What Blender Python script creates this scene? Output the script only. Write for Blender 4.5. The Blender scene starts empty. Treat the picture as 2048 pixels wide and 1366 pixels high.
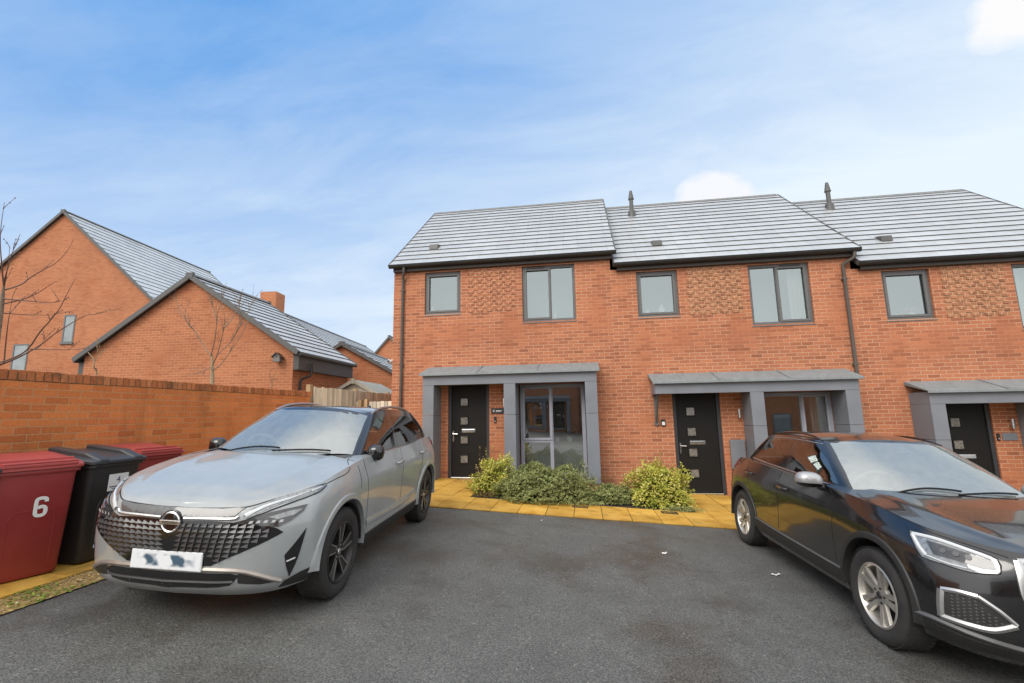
import bpy, bmesh, math, random
from mathutils import Vector, Matrix, noise
from mathutils.bvhtree import BVHTree
random.seed(7)
sc = bpy.context.scene
COL = sc.collection
PI = math.pi
rad = math.radians

def gz(x, y=0.0):
    """height of the driveway, which falls gently to the right"""
    return 0.273 - 0.054 * max(-30.0, min(30.0, x))

# ------------------------------------------------------------------ materials
def new_mat(name):
    m = bpy.data.materials.new(name)
    m.use_nodes = True
    nt = m.node_tree
    b = nt.nodes['Principled BSDF']
    return m, nt, b

def nd(nt, typ, **kw):
    n = nt.nodes.new(typ)
    for k, v in kw.items():
        if k.startswith('i_'):
            n.inputs[k[2:].replace('_', ' ')].default_value = v
        else:
            setattr(n, k, v)
    return n

def rgba(c):
    return (c[0], c[1], c[2], 1.0)

def ramp(nt, fac, stops):
    r = nt.nodes.new('ShaderNodeValToRGB')
    e = r.color_ramp.elements
    while len(e) < len(stops):
        e.new(0.5)
    for el, (p, c) in zip(e, stops):
        el.position = p
        el.color = rgba(c) if not isinstance(c, float) else (c, c, c, 1)
    nt.links.new(fac, r.inputs[0])
    return r.outputs[0]

def mixc(nt, fac, a, b, mode='MIX'):
    m = nt.nodes.new('ShaderNodeMix')
    m.data_type = 'RGBA'
    m.blend_type = mode
    for sock, v in ((0, fac), (6, a), (7, b)):
        if isinstance(v, (int, float)):
            m.inputs[sock].default_value = v
        elif isinstance(v, tuple):
            m.inputs[sock].default_value = rgba(v)
        else:
            nt.links.new(v, m.inputs[sock])
    return m.outputs[2]

def noise_out(nt, scale, detail=4, rough=0.55, coord='Object', stretch=None):
    tc = nt.nodes.new('ShaderNodeTexCoord')
    src = tc.outputs[coord]
    if stretch:
        mp = nt.nodes.new('ShaderNodeMapping')
        mp.inputs['Scale'].default_value = stretch
        nt.links.new(src, mp.inputs[0])
        src = mp.outputs[0]
    n = nt.nodes.new('ShaderNodeTexNoise')
    n.inputs['Scale'].default_value = scale
    n.inputs['Detail'].default_value = detail
    n.inputs['Roughness'].default_value = rough
    nt.links.new(src, n.inputs['Vector'])
    return n.outputs[0]

def bump(nt, b, height, strength=0.3, dist=0.01):
    bn = nt.nodes.new('ShaderNodeBump')
    bn.inputs['Strength'].default_value = strength
    bn.inputs['Distance'].default_value = dist
    nt.links.new(height, bn.inputs['Height'])
    nt.links.new(bn.outputs[0], b.inputs['Normal'])
    return bn

def plain(name, col, rough=0.5, metal=0.0, var=0.12, scale=6.0, coat=0.0, spec=0.5, bumps=0.0, bscale=60, stretch=None, flake=0.0):
    """painted or moulded surface: base colour with slight uneven tone, wear and roughness"""
    m, nt, b = new_mat(name)
    n = noise_out(nt, scale, 5, 0.6, stretch=stretch)
    lo = tuple(c * (1 - var) for c in col)
    hi = tuple(min(1, c * (1 + var)) for c in col)
    nt.links.new(ramp(nt, n, [(0.3, lo), (0.7, hi)]), b.inputs['Base Color'])
    r = nt.nodes.new('ShaderNodeMapRange')
    r.inputs[1].default_value = 0.3; r.inputs[2].default_value = 0.7
    r.inputs[3].default_value = max(0.0, rough * 0.85); r.inputs[4].default_value = min(1, rough * 1.15)
    nt.links.new(n, r.inputs[0]); nt.links.new(r.outputs[0], b.inputs['Roughness'])
    b.inputs['Metallic'].default_value = metal
    b.inputs['Specular IOR Level'].default_value = spec
    b.inputs['Coat Weight'].default_value = coat
    b.inputs['Coat Roughness'].default_value = 0.03
    if bumps:
        bump(nt, b, noise_out(nt, bscale, 3), bumps, 0.004)
    return m

def brick_mat(name, c1, c2, mortar, dark=(0.75, 0.7, 0.7), stain=0.0, patch=0.35, bw=0.225, rh=0.075, ms=0.0075):
    m, nt, b = new_mat(name)
    uv = nt.nodes.new('ShaderNodeUVMap')
    # slight wobble so courses are not ruler straight
    wn = nd(nt, 'ShaderNodeTexNoise'); wn.inputs['Scale'].default_value = 9.0; wn.inputs['Detail'].default_value = 2
    nt.links.new(uv.outputs[0], wn.inputs['Vector'])
    sub = nd(nt, 'ShaderNodeVectorMath', operation='SUBTRACT'); sub.inputs[1].default_value = (0.5, 0.5, 0.5)
    nt.links.new(wn.outputs['Color'], sub.inputs[0])
    scl = nd(nt, 'ShaderNodeVectorMath', operation='SCALE'); scl.inputs['Scale'].default_value = 0.009
    nt.links.new(sub.outputs[0], scl.inputs[0])
    add = nd(nt, 'ShaderNodeVectorMath', operation='ADD')
    nt.links.new(uv.outputs[0], add.inputs[0]); nt.links.new(scl.outputs[0], add.inputs[1])
    bt = nd(nt, 'ShaderNodeTexBrick', offset=0.5)
    for k, v in (('Scale', 1.0), ('Mortar Size', ms), ('Mortar Smooth', 0.25), ('Bias', -0.1), ('Brick Width', bw), ('Row Height', rh)):
        bt.inputs[k].default_value = v
    bt.inputs['Color1'].default_value = rgba(c1); bt.inputs['Color2'].default_value = rgba(c2)
    bt.inputs['Mortar'].default_value = rgba(mortar)
    nt.links.new(add.outputs[0], bt.inputs['Vector'])
    # per-brick second tone: some bricks darker and browner
    bt2 = nd(nt, 'ShaderNodeTexBrick', offset=0.5)
    for k, v in (('Scale', 1.0), ('Mortar Size', 0.0), ('Bias', 0.0), ('Brick Width', bw), ('Row Height', rh)):
        bt2.inputs[k].default_value = v
    bt2.inputs['Color1'].default_value = (0, 0, 0, 1); bt2.inputs['Color2'].default_value = (1, 1, 1, 1)
    sh = nd(nt, 'ShaderNodeVectorMath', operation='ADD'); sh.inputs[1].default_value = (bw * 14, rh * 26, 0)
    nt.links.new(add.outputs[0], sh.inputs[0]); nt.links.new(sh.outputs[0], bt2.inputs['Vector'])
    sel = ramp(nt, bt2.outputs['Color'], [(0.62, 0.0), (0.95, 1.0)])
    inv = nd(nt, 'ShaderNodeMath', operation='MULTIPLY'); nt.links.new(sel, inv.inputs[0])
    om = nd(nt, 'ShaderNodeMath', operation='SUBTRACT'); om.inputs[0].default_value = 1.0
    nt.links.new(bt.outputs['Fac'], om.inputs[1]); nt.links.new(om.outputs[0], inv.inputs[1])
    col = mixc(nt, inv.outputs[0], bt.outputs['Color'], mixc(nt, 1.0, bt.outputs['Color'], dark, 'MULTIPLY'))
    # mottling inside bricks
    fn = noise_out(nt, 38, 5, 0.7)
    col = mixc(nt, 1.0, col, ramp(nt, fn, [(0.25, 0.80), (0.75, 1.16)]), 'MULTIPLY')
    # patches where mortar takes the colour of the brick
    big = noise_out(nt, 0.75, 4, 0.6)
    pf = ramp(nt, big, [(0.52, 0.0), (0.62, patch)])
    pm = nd(nt, 'ShaderNodeMath', operation='MULTIPLY'); nt.links.new(pf, pm.inputs[0]); nt.links.new(bt.outputs['Fac'], pm.inputs[1])
    avg = tuple((a + c) * 0.5 for a, c in zip(c1, c2))
    col = mixc(nt, pm.outputs[0], col, avg)
    col = mixc(nt, 1.0, col, ramp(nt, noise_out(nt, 0.5, 3), [(0.3, 0.90), (0.7, 1.08)]), 'MULTIPLY')
    if stain:
        st = noise_out(nt, 2.2, 6, 0.65, stretch=(1.0, 1.0, 0.28))
        col = mixc(nt, ramp(nt, st, [(0.5, 0.0), (0.72, stain)]), col, (0.06, 0.045, 0.022))
    nt.links.new(col, b.inputs['Base Color'])
    b.inputs['Roughness'].default_value = 0.86
    b.inputs['Specular IOR Level'].default_value = 0.25
    hm = nd(nt, 'ShaderNodeMath', operation='MULTIPLY_ADD'); hm.inputs[1].default_value = -1.0
    nt.links.new(bt.outputs['Fac'], hm.inputs[0]); nt.links.new(fn, hm.inputs[2])
    bump(nt, b, hm.outputs[0], 0.55, 0.006)
    return m

def tile_mat(name, col, rough, cw=0.33, rh=0.3, line=0.6):
    m, nt, b = new_mat(name)
    uv = nt.nodes.new('ShaderNodeUVMap')
    bt = nd(nt, 'ShaderNodeTexBrick', offset=0.5)
    for k, v in (('Scale', 1.0), ('Mortar Size', 0.004), ('Mortar Smooth', 0.3), ('Bias', 0.0), ('Brick Width', cw), ('Row Height', rh)):
        bt.inputs[k].default_value = v
    bt.inputs['Color1'].default_value = rgba(tuple(c * 0.93 for c in col))
    bt.inputs['Color2'].default_value = rgba(tuple(c * 1.05 for c in col))
    bt.inputs['Mortar'].default_value = rgba(tuple(c * line for c in col))
    nt.links.new(uv.outputs[0], bt.inputs['Vector'])
    c = mixc(nt, 1.0, bt.outputs['Color'], ramp(nt, noise_out(nt, 5, 6, 0.65), [(0.3, 0.93), (0.7, 1.05)]), 'MULTIPLY')
    c = mixc(nt, 1.0, c, ramp(nt, noise_out(nt, 0.35, 2), [(0.35, 0.90), (0.65, 1.05)]), 'MULTIPLY')
    nt.links.new(c, b.inputs['Base Color'])
    rr = nd(nt, 'ShaderNodeMapRange'); nt.links.new(noise_out(nt, 3.0, 4), rr.inputs[0])
    rr.inputs[3].default_value = rough * 0.95; rr.inputs[4].default_value = rough * 1.25
    nt.links.new(rr.outputs[0], b.inputs['Roughness'])
    b.inputs['Specular IOR Level'].default_value = 0.7
    bump(nt, b, noise_out(nt, 30, 4), 0.12, 0.004)
    return m

def glass_mat(name, refl=0.3, tint=(0.7, 0.78, 0.78), haze=0.0, haze_col=(0.5, 0.55, 0.55), rough=0.0, streak=None, wave=0.0, gcol=(.95, .97, .97)):
    """window glass: mirror reflection over see-through tint, with an optional film of dirt or mist"""
    m, nt, b = new_mat(name)
    out = nt.nodes['Material Output']
    nt.nodes.remove(b)
    gl = nd(nt, 'ShaderNodeBsdfGlossy'); gl.inputs['Roughness'].default_value = rough; gl.inputs['Color'].default_value = rgba(gcol)
    tr = nd(nt, 'ShaderNodeBsdfTransparent'); tr.inputs['Color'].default_value = rgba(tint)
    lw = nd(nt, 'ShaderNodeLayerWeight'); lw.inputs['Blend'].default_value = 0.35
    mr = nd(nt, 'ShaderNodeMapRange'); mr.inputs[3].default_value = refl; mr.inputs[4].default_value = min(1.0, refl + 0.55)
    nt.links.new(lw.outputs['Fresnel'], mr.inputs[0])
    base = tr.outputs[0]
    if haze:
        df = nd(nt, 'ShaderNodeBsdfDiffuse'); df.inputs['Color'].default_value = rgba(haze_col)
        mh = nd(nt, 'ShaderNodeMixShader')
        hn = noise_out(nt, 4.0 if not streak else 7.0, 5, 0.6, stretch=streak)
        hr = nd(nt, 'ShaderNodeMapRange'); hr.inputs[1].default_value = 0.3; hr.inputs[2].default_value = 0.7
        hr.inputs[3].default_value = haze * 0.85; hr.inputs[4].default_value = min(1, haze * 1.12)
        nt.links.new(hn, hr.inputs[0]); nt.links.new(hr.outputs[0], mh.inputs[0])
        nt.links.new(tr.outputs[0], mh.inputs[1]); nt.links.new(df.outputs[0], mh.inputs[2])
        base = mh.outputs[0]
    mx = nd(nt, 'ShaderNodeMixShader')
    nt.links.new(mr.outputs[0], mx.inputs[0]); nt.links.new(base, mx.inputs[1]); nt.links.new(gl.outputs[0], mx.inputs[2])
    if wave:
        bn = nd(nt, 'ShaderNodeBump'); bn.inputs['Strength'].default_value = wave; bn.inputs['Distance'].default_value = 0.02
        nt.links.new(noise_out(nt, 1.6, 2), bn.inputs['Height']); nt.links.new(bn.outputs[0], gl.inputs['Normal'])
    nt.links.new(mx.outputs[0], out.inputs['Surface'])
    return m

# ------------------------------------------------------------------ mesh helper
class MB:
    def __init__(s):
        s.v = []; s.f = []; s.m = []; s.uv = {}
    def add(s, vs, fs, mi=0):
        o = len(s.v); s.v += [tuple(p) for p in vs]
        for f in fs:
            s.f.append([i + o for i in f]); s.m.append(mi)
        return o
    def quad(s, a, b, c, d, mi=0, uv=None):
        s.add([a, b, c, d], [(0, 1, 2, 3)], mi)
        if uv: s.uv[len(s.f) - 1] = uv
        return s
    def poly(s, pts, mi=0):
        s.add(pts, [tuple(range(len(pts)))], mi); return s
    def box(s, x0, x1, y0, y1, z0, z1, mi=0):
        v = [(x0, y0, z0), (x1, y0, z0), (x1, y1, z0), (x0, y1, z0), (x0, y0, z1), (x1, y0, z1), (x1, y1, z1), (x0, y1, z1)]
        s.add(v, [(0, 3, 2, 1), (4, 5, 6, 7), (0, 1, 5, 4), (1, 2, 6, 5), (2, 3, 7, 6), (3, 0, 4, 7)], mi); return s
    def obox(s, c, ax, ay, az, mi=0):
        """box from centre and three half-axis vectors"""
        c = Vector(c); ax = Vector(ax); ay = Vector(ay); az = Vector(az)
        v = [c + i * ax + j * ay + k * az for k in (-1, 1) for j in (-1, 1) for i in (-1, 1)]
        s.add(v, [(0, 2, 3, 1), (4, 5, 7, 6), (0, 1, 5, 4), (1, 3, 7, 5), (3, 2, 6, 7), (2, 0, 4, 6)], mi); return s
    def prism(s, poly, p0, p1, mi=0):
        """polygon of 3-D offsets swept from p0 to p1 (capped)"""
        p0 = Vector(p0); p1 = Vector(p1); n = len(poly)
        v = [p0 + Vector(q) for q in poly] + [p1 + Vector(q) for q in poly]
        s.add(v, [tuple(reversed(range(n))), tuple(range(n, 2 * n))] + [(i, (i + 1) % n, n + (i + 1) % n, n + i) for i in range(n)], mi); return s
    def tube(s, pts, r, seg=8, mi=0, cap=True):
        pts = [Vector(p) for p in pts]; n = len(pts)
        rs = r if isinstance(r, (list, tuple)) else [r] * n
        rings = []; prev = None
        for i, p in enumerate(pts):
            t = (pts[min(i + 1, n - 1)] - pts[max(i - 1, 0)])
            if t.length < 1e-9: t = Vector((0, 0, 1))
            t.normalize()
            if prev is None:
                a = t.orthogonal().normalized()
            else:
                a = prev - t * prev.dot(t)
                a = a.normalized() if a.length > 1e-6 else t.orthogonal().normalized()
            prev = a; b = t.cross(a)
            rings.append([p + (a * math.cos(2 * PI * k / seg) + b * math.sin(2 * PI * k / seg)) * rs[i] for k in range(seg)])
        vs = [q for r_ in rings for q in r_]
        fs = []
        for i in range(n - 1):
            for k in range(seg):
                fs.append((i * seg + k, i * seg + (k + 1) % seg, (i + 1) * seg + (k + 1) % seg, (i + 1) * seg + k))
        if cap:
            fs.append(tuple(reversed(range(seg)))); fs.append(tuple(range((n - 1) * seg, n * seg)))
        s.add(vs, fs, mi); return s
    def lathe(s, prof, origin=(0, 0, 0), axis='z', seg=24, mi=0, closed=False):
        """profile of (radius, height) turned about an axis"""
        o = Vector(origin); vs = []; n = len(prof)
        for k in range(seg):
            a = 2 * PI * k / seg; c, d = math.cos(a), math.sin(a)
            for r, h in prof:
                p = {'z': (r * c, r * d, h), 'y': (r * c, h, r * d), 'x': (h, r * c, r * d)}[axis]
                vs.append(o + Vector(p))
        fs = []
        for k in range(seg):
            for i in range(n if closed else n - 1):
                j = (i + 1) % n; k2 = (k + 1) % seg
                f = (k * n + i, k2 * n + i, k2 * n + j, k * n + j)
                fs.append(f if axis != 'y' else tuple(reversed(f)))
        s.add(vs, fs, mi); return s
    def mesh(s, name, mats, smooth=None, fixn=False):
        me = bpy.data.meshes.new(name)
        me.from_pydata(s.v, [], s.f)
        for m in (mats if isinstance(mats, (list, tuple)) else [mats]):
            me.materials.append(m)
        me.polygons.foreach_set('material_index', s.m)
        if fixn:
            bm = bmesh.new(); bm.from_mesh(me); bmesh.ops.recalc_face_normals(bm, faces=bm.faces); bm.to_mesh(me); bm.free()
        ul = me.uv_layers.new(name='UVMap')
        for p in me.polygons:
            cu = s.uv.get(p.index)
            n = p.normal
            ax, ay, az = abs(n.x), abs(n.y), abs(n.z)
            for k, li in enumerate(p.loop_indices):
                if cu:
                    ul.data[li].uv = cu[k]; continue
                co = me.vertices[me.loops[li].vertex_index].co
                if az > 0.75: ul.data[li].uv = (co.x, co.y)
                elif ax > ay: ul.data[li].uv = (co.y, co.z)
                else: ul.data[li].uv = (co.x, co.z)
        if smooth is not None:
            me.polygons.foreach_set('use_smooth', [True] * len(me.polygons))
            me.set_sharp_from_angle(angle=rad(smooth))
        me.update()
        return me
    def build(s, name, mats, parent=None, smooth=None, bevel=0.0, fixn=False, loc=None):
        o = bpy.data.objects.new(name, s.mesh(name, mats, smooth, fixn))
        COL.objects.link(o)
        if parent is not None: o.parent = parent
        if loc is not None: o.location = loc
        if bevel:
            md = o.modifiers.new('edge', 'BEVEL'); md.width = bevel; md.segments = 2; md.limit_method = 'ANGLE'; md.angle_limit = rad(40)
            md.harden_normals = False
        return o

def tag(o, label, cat, group=None):
    o['label'] = label; o['category'] = cat
    if group: o['group'] = group
    return o

def thing(name, label, cat, loc=(0, 0, 0), rotz=0.0, group=None):
    o = bpy.data.objects.new(name, None)
    o.empty_display_size = 0.1
    COL.objects.link(o); o.location = loc; o.rotation_euler = (0, 0, rotz)
    return tag(o, label, cat, group)

def structure(o):
    o['kind'] = 'structure'; return o

def copy_tree(o, parent=None):
    c = o.copy(); COL.objects.link(c)
    if parent is not None: c.parent = parent
    for ch in list(o.children):
        copy_tree(ch, c)
    return c

def text_mesh(txt, size, depth=0.003, bold=0.0):
    """flat lettering as mesh data lying in the local x-y plane, centred"""
    cu = bpy.data.curves.new('lettering', 'FONT')
    cu.body = txt; cu.size = size; cu.extrude = depth; cu.offset = bold; cu.align_x = 'CENTER'; cu.align_y = 'CENTER'
    ob = bpy.data.objects.new('lettering', cu); COL.objects.link(ob)
    dg = bpy.context.evaluated_depsgraph_get()
    me = bpy.data.meshes.new_from_object(ob.evaluated_get(dg))
    bpy.data.objects.remove(ob); bpy.data.curves.remove(cu)
    return me

def lettering(name, txt, size, m, parent, matrix, depth=0.002, bold=0.0, sx=1.0):
    me = text_mesh(txt, size, depth, bold)
    if sx != 1.0:
        for v in me.vertices: v.co.x *= sx
    me.materials.clear(); me.materials.append(m)
    me.transform(matrix)
    o = bpy.data.objects.new(name, me); COL.objects.link(o); o.parent = parent
    return o
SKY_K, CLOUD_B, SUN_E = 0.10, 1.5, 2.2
# ------------------------------------------------------------------ shared materials
M = {}
M['brick'] = brick_mat('house brick', (0.495, 0.185, 0.090), (0.395, 0.143, 0.074), (0.56, 0.345, 0.225), dark=(.78, .76, .76), patch=0.75, ms=0.0066)
M['brick_tan'] = brick_mat('tan brick', (0.45, 0.195, 0.098), (0.33, 0.142, 0.074), (0.56, 0.36, 0.225), patch=0.2, bw=.1125)
M['brick_panel'] = brick_mat('panel brick', (0.46, 0.175, 0.085), (0.36, 0.13, 0.068), (0.58, 0.36, 0.23), patch=0.2, bw=.1125)
M['brick_far'] = brick_mat('garage brick', (0.46, 0.172, 0.078), (0.39, 0.142, 0.068), (0.54, 0.29, 0.165), dark=(.86, .82, .80), patch=0.9, ms=0.006)
M['brick_wall'] = brick_mat('garden wall brick', (0.68, 0.225, 0.066), (0.56, 0.172, 0.055), (0.54, 0.30, 0.145), dark=(0.84, 0.80, 0.78), stain=0.38, patch=0.65, ms=0.005)
M['tile'] = tile_mat('wet grey roof tile', (0.44, 0.455, 0.46), 0.30)
M['tile_far'] = tile_mat('pale grey roof tile', (0.54, 0.56, 0.56), 0.33)
M['tile_edge_shade'] = plain('shaded tile edge', (0.085, 0.086, 0.086), 0.7)  # risers and undersides painted dark for the shade below each course
M['ridge'] = plain('ridge tile', (0.16, 0.16, 0.155), 0.6, var=0.25, scale=8)
M['verge'] = plain('verge trim', (0.09, 0.088, 0.082), 0.5)
M['gutter'] = plain('dark brown gutter', (0.028, 0.025, 0.022), 0.45, var=0.2)
M['fascia'] = plain('brown fascia board', (0.065, 0.052, 0.042), 0.55, var=0.2)
M['pipe'] = plain('brown downpipe plastic', (0.085, 0.07, 0.058), 0.5)
M['frame'] = plain('grey window frame', (0.125, 0.125, 0.122), 0.45, var=0.08)
M['porch'] = plain('slate grey porch panel', (0.185, 0.198, 0.222), 0.5, var=0.10, scale=2.0)
M['lead'] = plain('lead flashing', (0.20, 0.222, 0.226), 0.6, var=0.16, scale=4.0, stretch=(3, 1, 0.5))
M['doorpaint'] = plain('black door skin', (0.0085, 0.0075, 0.007), 0.55, var=0.3, scale=12, bumps=0.1, bscale=120, stretch=(4, 4, 0.6), spec=0.3)
M['bay_frame'] = plain('slate blue window frame', (0.30, 0.31, 0.35), 0.45, var=0.05)
M['doorframe'] = plain('anthracite door frame', (0.035, 0.037, 0.042), 0.5)
M['chrome'] = plain('brushed steel', (0.72, 0.72, 0.70), 0.22, metal=1.0, var=0.05)
M['white'] = plain('white plastic', (0.78, 0.78, 0.76), 0.45, var=0.05)
M['sign_black'] = plain('black slate sign', (0.02, 0.02, 0.022), 0.4)
M['block'] = plain('concrete block', (0.34, 0.33, 0.31), 0.9, var=0.2, scale=20)
M['upper_glass'] = glass_mat('upper window glass', 0.29, (0.66, 0.74, 0.73), wave=0.02, gcol=(.86, .96, .95))
M['lower_glass'] = glass_mat('ground floor glass', 0.33, (0.75, 0.8, 0.8), wave=0.02)
M['door_glass'] = plain('frosted door glass', (0.19, 0.175, 0.15), 0.15, var=0.5, scale=30, coat=0.5)
M['room'] = plain('dim room wall', (0.22, 0.25, 0.25), 0.9, var=0.05)
M['room_pale'] = plain('pale blind', (0.34, 0.40, 0.39), 0.9, var=0.04)
M['room_beige'] = plain('beige room', (0.62, 0.56, 0.46), 0.9, var=0.1)  # beige raised to stand in for brighter light in the rooms
M['curtain'] = plain('cream curtain', (0.62, 0.60, 0.54), 0.9, var=0.08, stretch=(30, 1, 0.4))

# ------------------------------------------------------------------ house parts
def tiled_slope(mb, x0, x1, low, high, n, t=0.026, skew=0.0, cut=None):
    """stepped courses between the eave line (y,z) and the ridge line (y,z); material 0 tile, 1 edge"""
    L = Vector((0, high[0] - low[0], high[1] - low[1])); ln = L.length; d = L / ln
    nrm = Vector((0, -d.z, d.y))
    if nrm.z < 0: nrm = -nrm
    for i in range(n):
        a = Vector((0, low[0], low[1])) + d * (ln * i / n)
        b = Vector((0, low[0], low[1])) + d * (ln * (i + 1) / n)
        jx = random.uniform(-0.012, 0.012)
        A0 = a + nrm * t; B0 = b + nrm * 0.004
        xs = (x0 + jx, x1 + jx)
        P = lambda q, x: (x, q.y, q.z)
        v0, v1 = i * ln / n, (i + 1) * ln / n
        uo = 0.17 * (i % 2)
        fl = d.y < 0
        q = [P(A0, xs[0]), P(A0, xs[1]), P(B0, xs[1]), P(B0, xs[0])]
        u = [(xs[0] + uo, v0 + .002), (xs[1] + uo, v0 + .002), (xs[1] + uo, v1 - .002), (xs[0] + uo, v1 - .002)]
        if fl: q = q[::-1]; u = u[::-1]
        mb.quad(*q, mi=0, uv=u)
        a2 = a - nrm * 0.004
        q = [P(a2, xs[0]), P(a2, xs[1]), P(A0, xs[1]), P(A0, xs[0])]
        mb.quad(*(q[::-1] if fl else q), mi=1)
        for x, sgn in ((xs[0], -1), (xs[1], 1)):
            tri = [P(a2, x), P(A0, x), P(B0, x)]
            mb.poly(tri if sgn > 0 else tri[::-1], 1)
    # underside
    q = [(x0, low[0], low[1] - .01), (x0, high[0], high[1] - .01), (x1, high[0], high[1] - .01), (x1, low[0], low[1] - .01)]
    mb.quad(*q, mi=1)

def wall_face(mb, x0, x1, z0, z1, holes, y=0.0, rev=0.1, mi=0):
    """front wall (facing -y) with rectangular openings and their reveals"""
    xs = sorted({x0, x1, *[h[0] for h in holes], *[h[1] for h in holes]})
    zs = sorted({z0, z1, *[h[2] for h in holes], *[h[3] for h in holes]})
    xs = [x for x in xs if x0 <= x <= x1]; zs = [z for z in zs if z0 <= z <= z1]
    for a, b in zip(xs, xs[1:]):
        for c, d in zip(zs, zs[1:]):
            mx, mz = (a + b) / 2, (c + d) / 2
            if any(h[0] < mx < h[1] and h[2] < mz < h[3] for h in holes): continue
            mb.quad((a, y, c), (b, y, c), (b, y, d), (a, y, d), mi)
    for hx0, hx1, hz0, hz1 in holes:
        Y = y + rev
        mb.quad((hx0, y, hz0), (hx0, y, hz1), (hx0, Y, hz1), (hx0, Y, hz0), mi)
        mb.quad((hx1, y, hz1), (hx1, y, hz0), (hx1, Y, hz0), (hx1, Y, hz1), mi)
        mb.quad((hx0, y, hz1), (hx1, y, hz1), (hx1, Y, hz1), (hx0, Y, hz1), mi)
        mb.quad((hx1, y, hz0), (hx0, y, hz0), (hx0, Y, hz0), (hx1, Y, hz0), mi)

def window(parent, x0, x1, z0, z1, y, bars=(), sash=None, glass='upper_glass', fr=0.062, fm='frame', sill=True, room='room', depth=0.55, vent=None):
    """window > pane, sill, sash; the frame ring is the window's own mesh. bars: list of ('v',x) or ('h',z,xa,xb)"""
    mb = MB(); D = 0.07
    mb.box(x0, x0 + fr, y, y + D, z0, z1); mb.box(x1 - fr, x1, y, y + D, z0, z1)
    mb.box(x0 + fr, x1 - fr, y, y + D, z0, z0 + fr); mb.box(x0 + fr, x1 - fr, y, y + D, z1 - fr, z1)
    for b in bars:
        if b[0] == 'v': mb.box(b[1] - fr / 2, b[1] + fr / 2, y + .001, y + D - .001, z0 + fr, z1 - fr)
        else: mb.box(b[2], b[3], y + .002, y + D - .002, b[1] - fr / 2, b[1] + fr / 2)
    w = mb.build('window', M[fm], parent, bevel=0.005)
    if sash:
        for (a, b, c, d) in sash:
            s = MB(); e = 0.05; yy = y - 0.014
            s.box(a, a + e, yy, y + .03, c, d); s.box(b - e, b, yy, y + .03, c, d)
            s.box(a + e, b - e, yy, y + .03, c, c + e); s.box(a + e, b - e, yy, y + .03, d - e, d)
            s.build('sash', M[fm], w, bevel=0.006)
    if vent:
        v = MB(); v.box(vent[0], vent[1], y - .03, y - .001, vent[2] - .018, vent[2] + .018); v.build('trickle_vent', M['gutter'], w, bevel=.004)
    p = MB(); p.quad((x0 + .03, y + .04, z0 + .03), (x1 - .03, y + .04, z0 + .03), (x1 - .03, y + .04, z1 - .03), (x0 + .03, y + .04, z1 - .03))
    p.build('pane', M[glass], w)
    if sill:
        s = MB(); s.prism([(0, -.06, 0), (0, .02, .0), (0, .02, .045), (0, -.06, .02)], (x0 - .02, y, z0 - .046), (x1 + .02, y, z0 - .046)); s.build('sill', M['frame'], w, bevel=.004)
    return w

def room_box(parent, x0, x1, z0, z1, y0, y1, m):
    mb = MB()
    a, b = x0 - .25, x1 + .25; c, d = z0 - .25, z1 + .12
    mb.quad((a, y1, c), (b, y1, c), (b, y1, d), (a, y1, d))
    mb.quad((a, y0, c), (a, y1, c), (a, y1, d), (a, y0, d)); mb.quad((b, y1, c), (b, y0, c), (b, y0, d), (b, y1, d))
    mb.quad((a, y0, c), (b, y0, c), (b, y1, c), (a, y1, c)); mb.quad((a, y1, d), (b, y1, d), (b, y0, d), (a, y0, d))
    return mb.build('room', m, parent)

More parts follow.
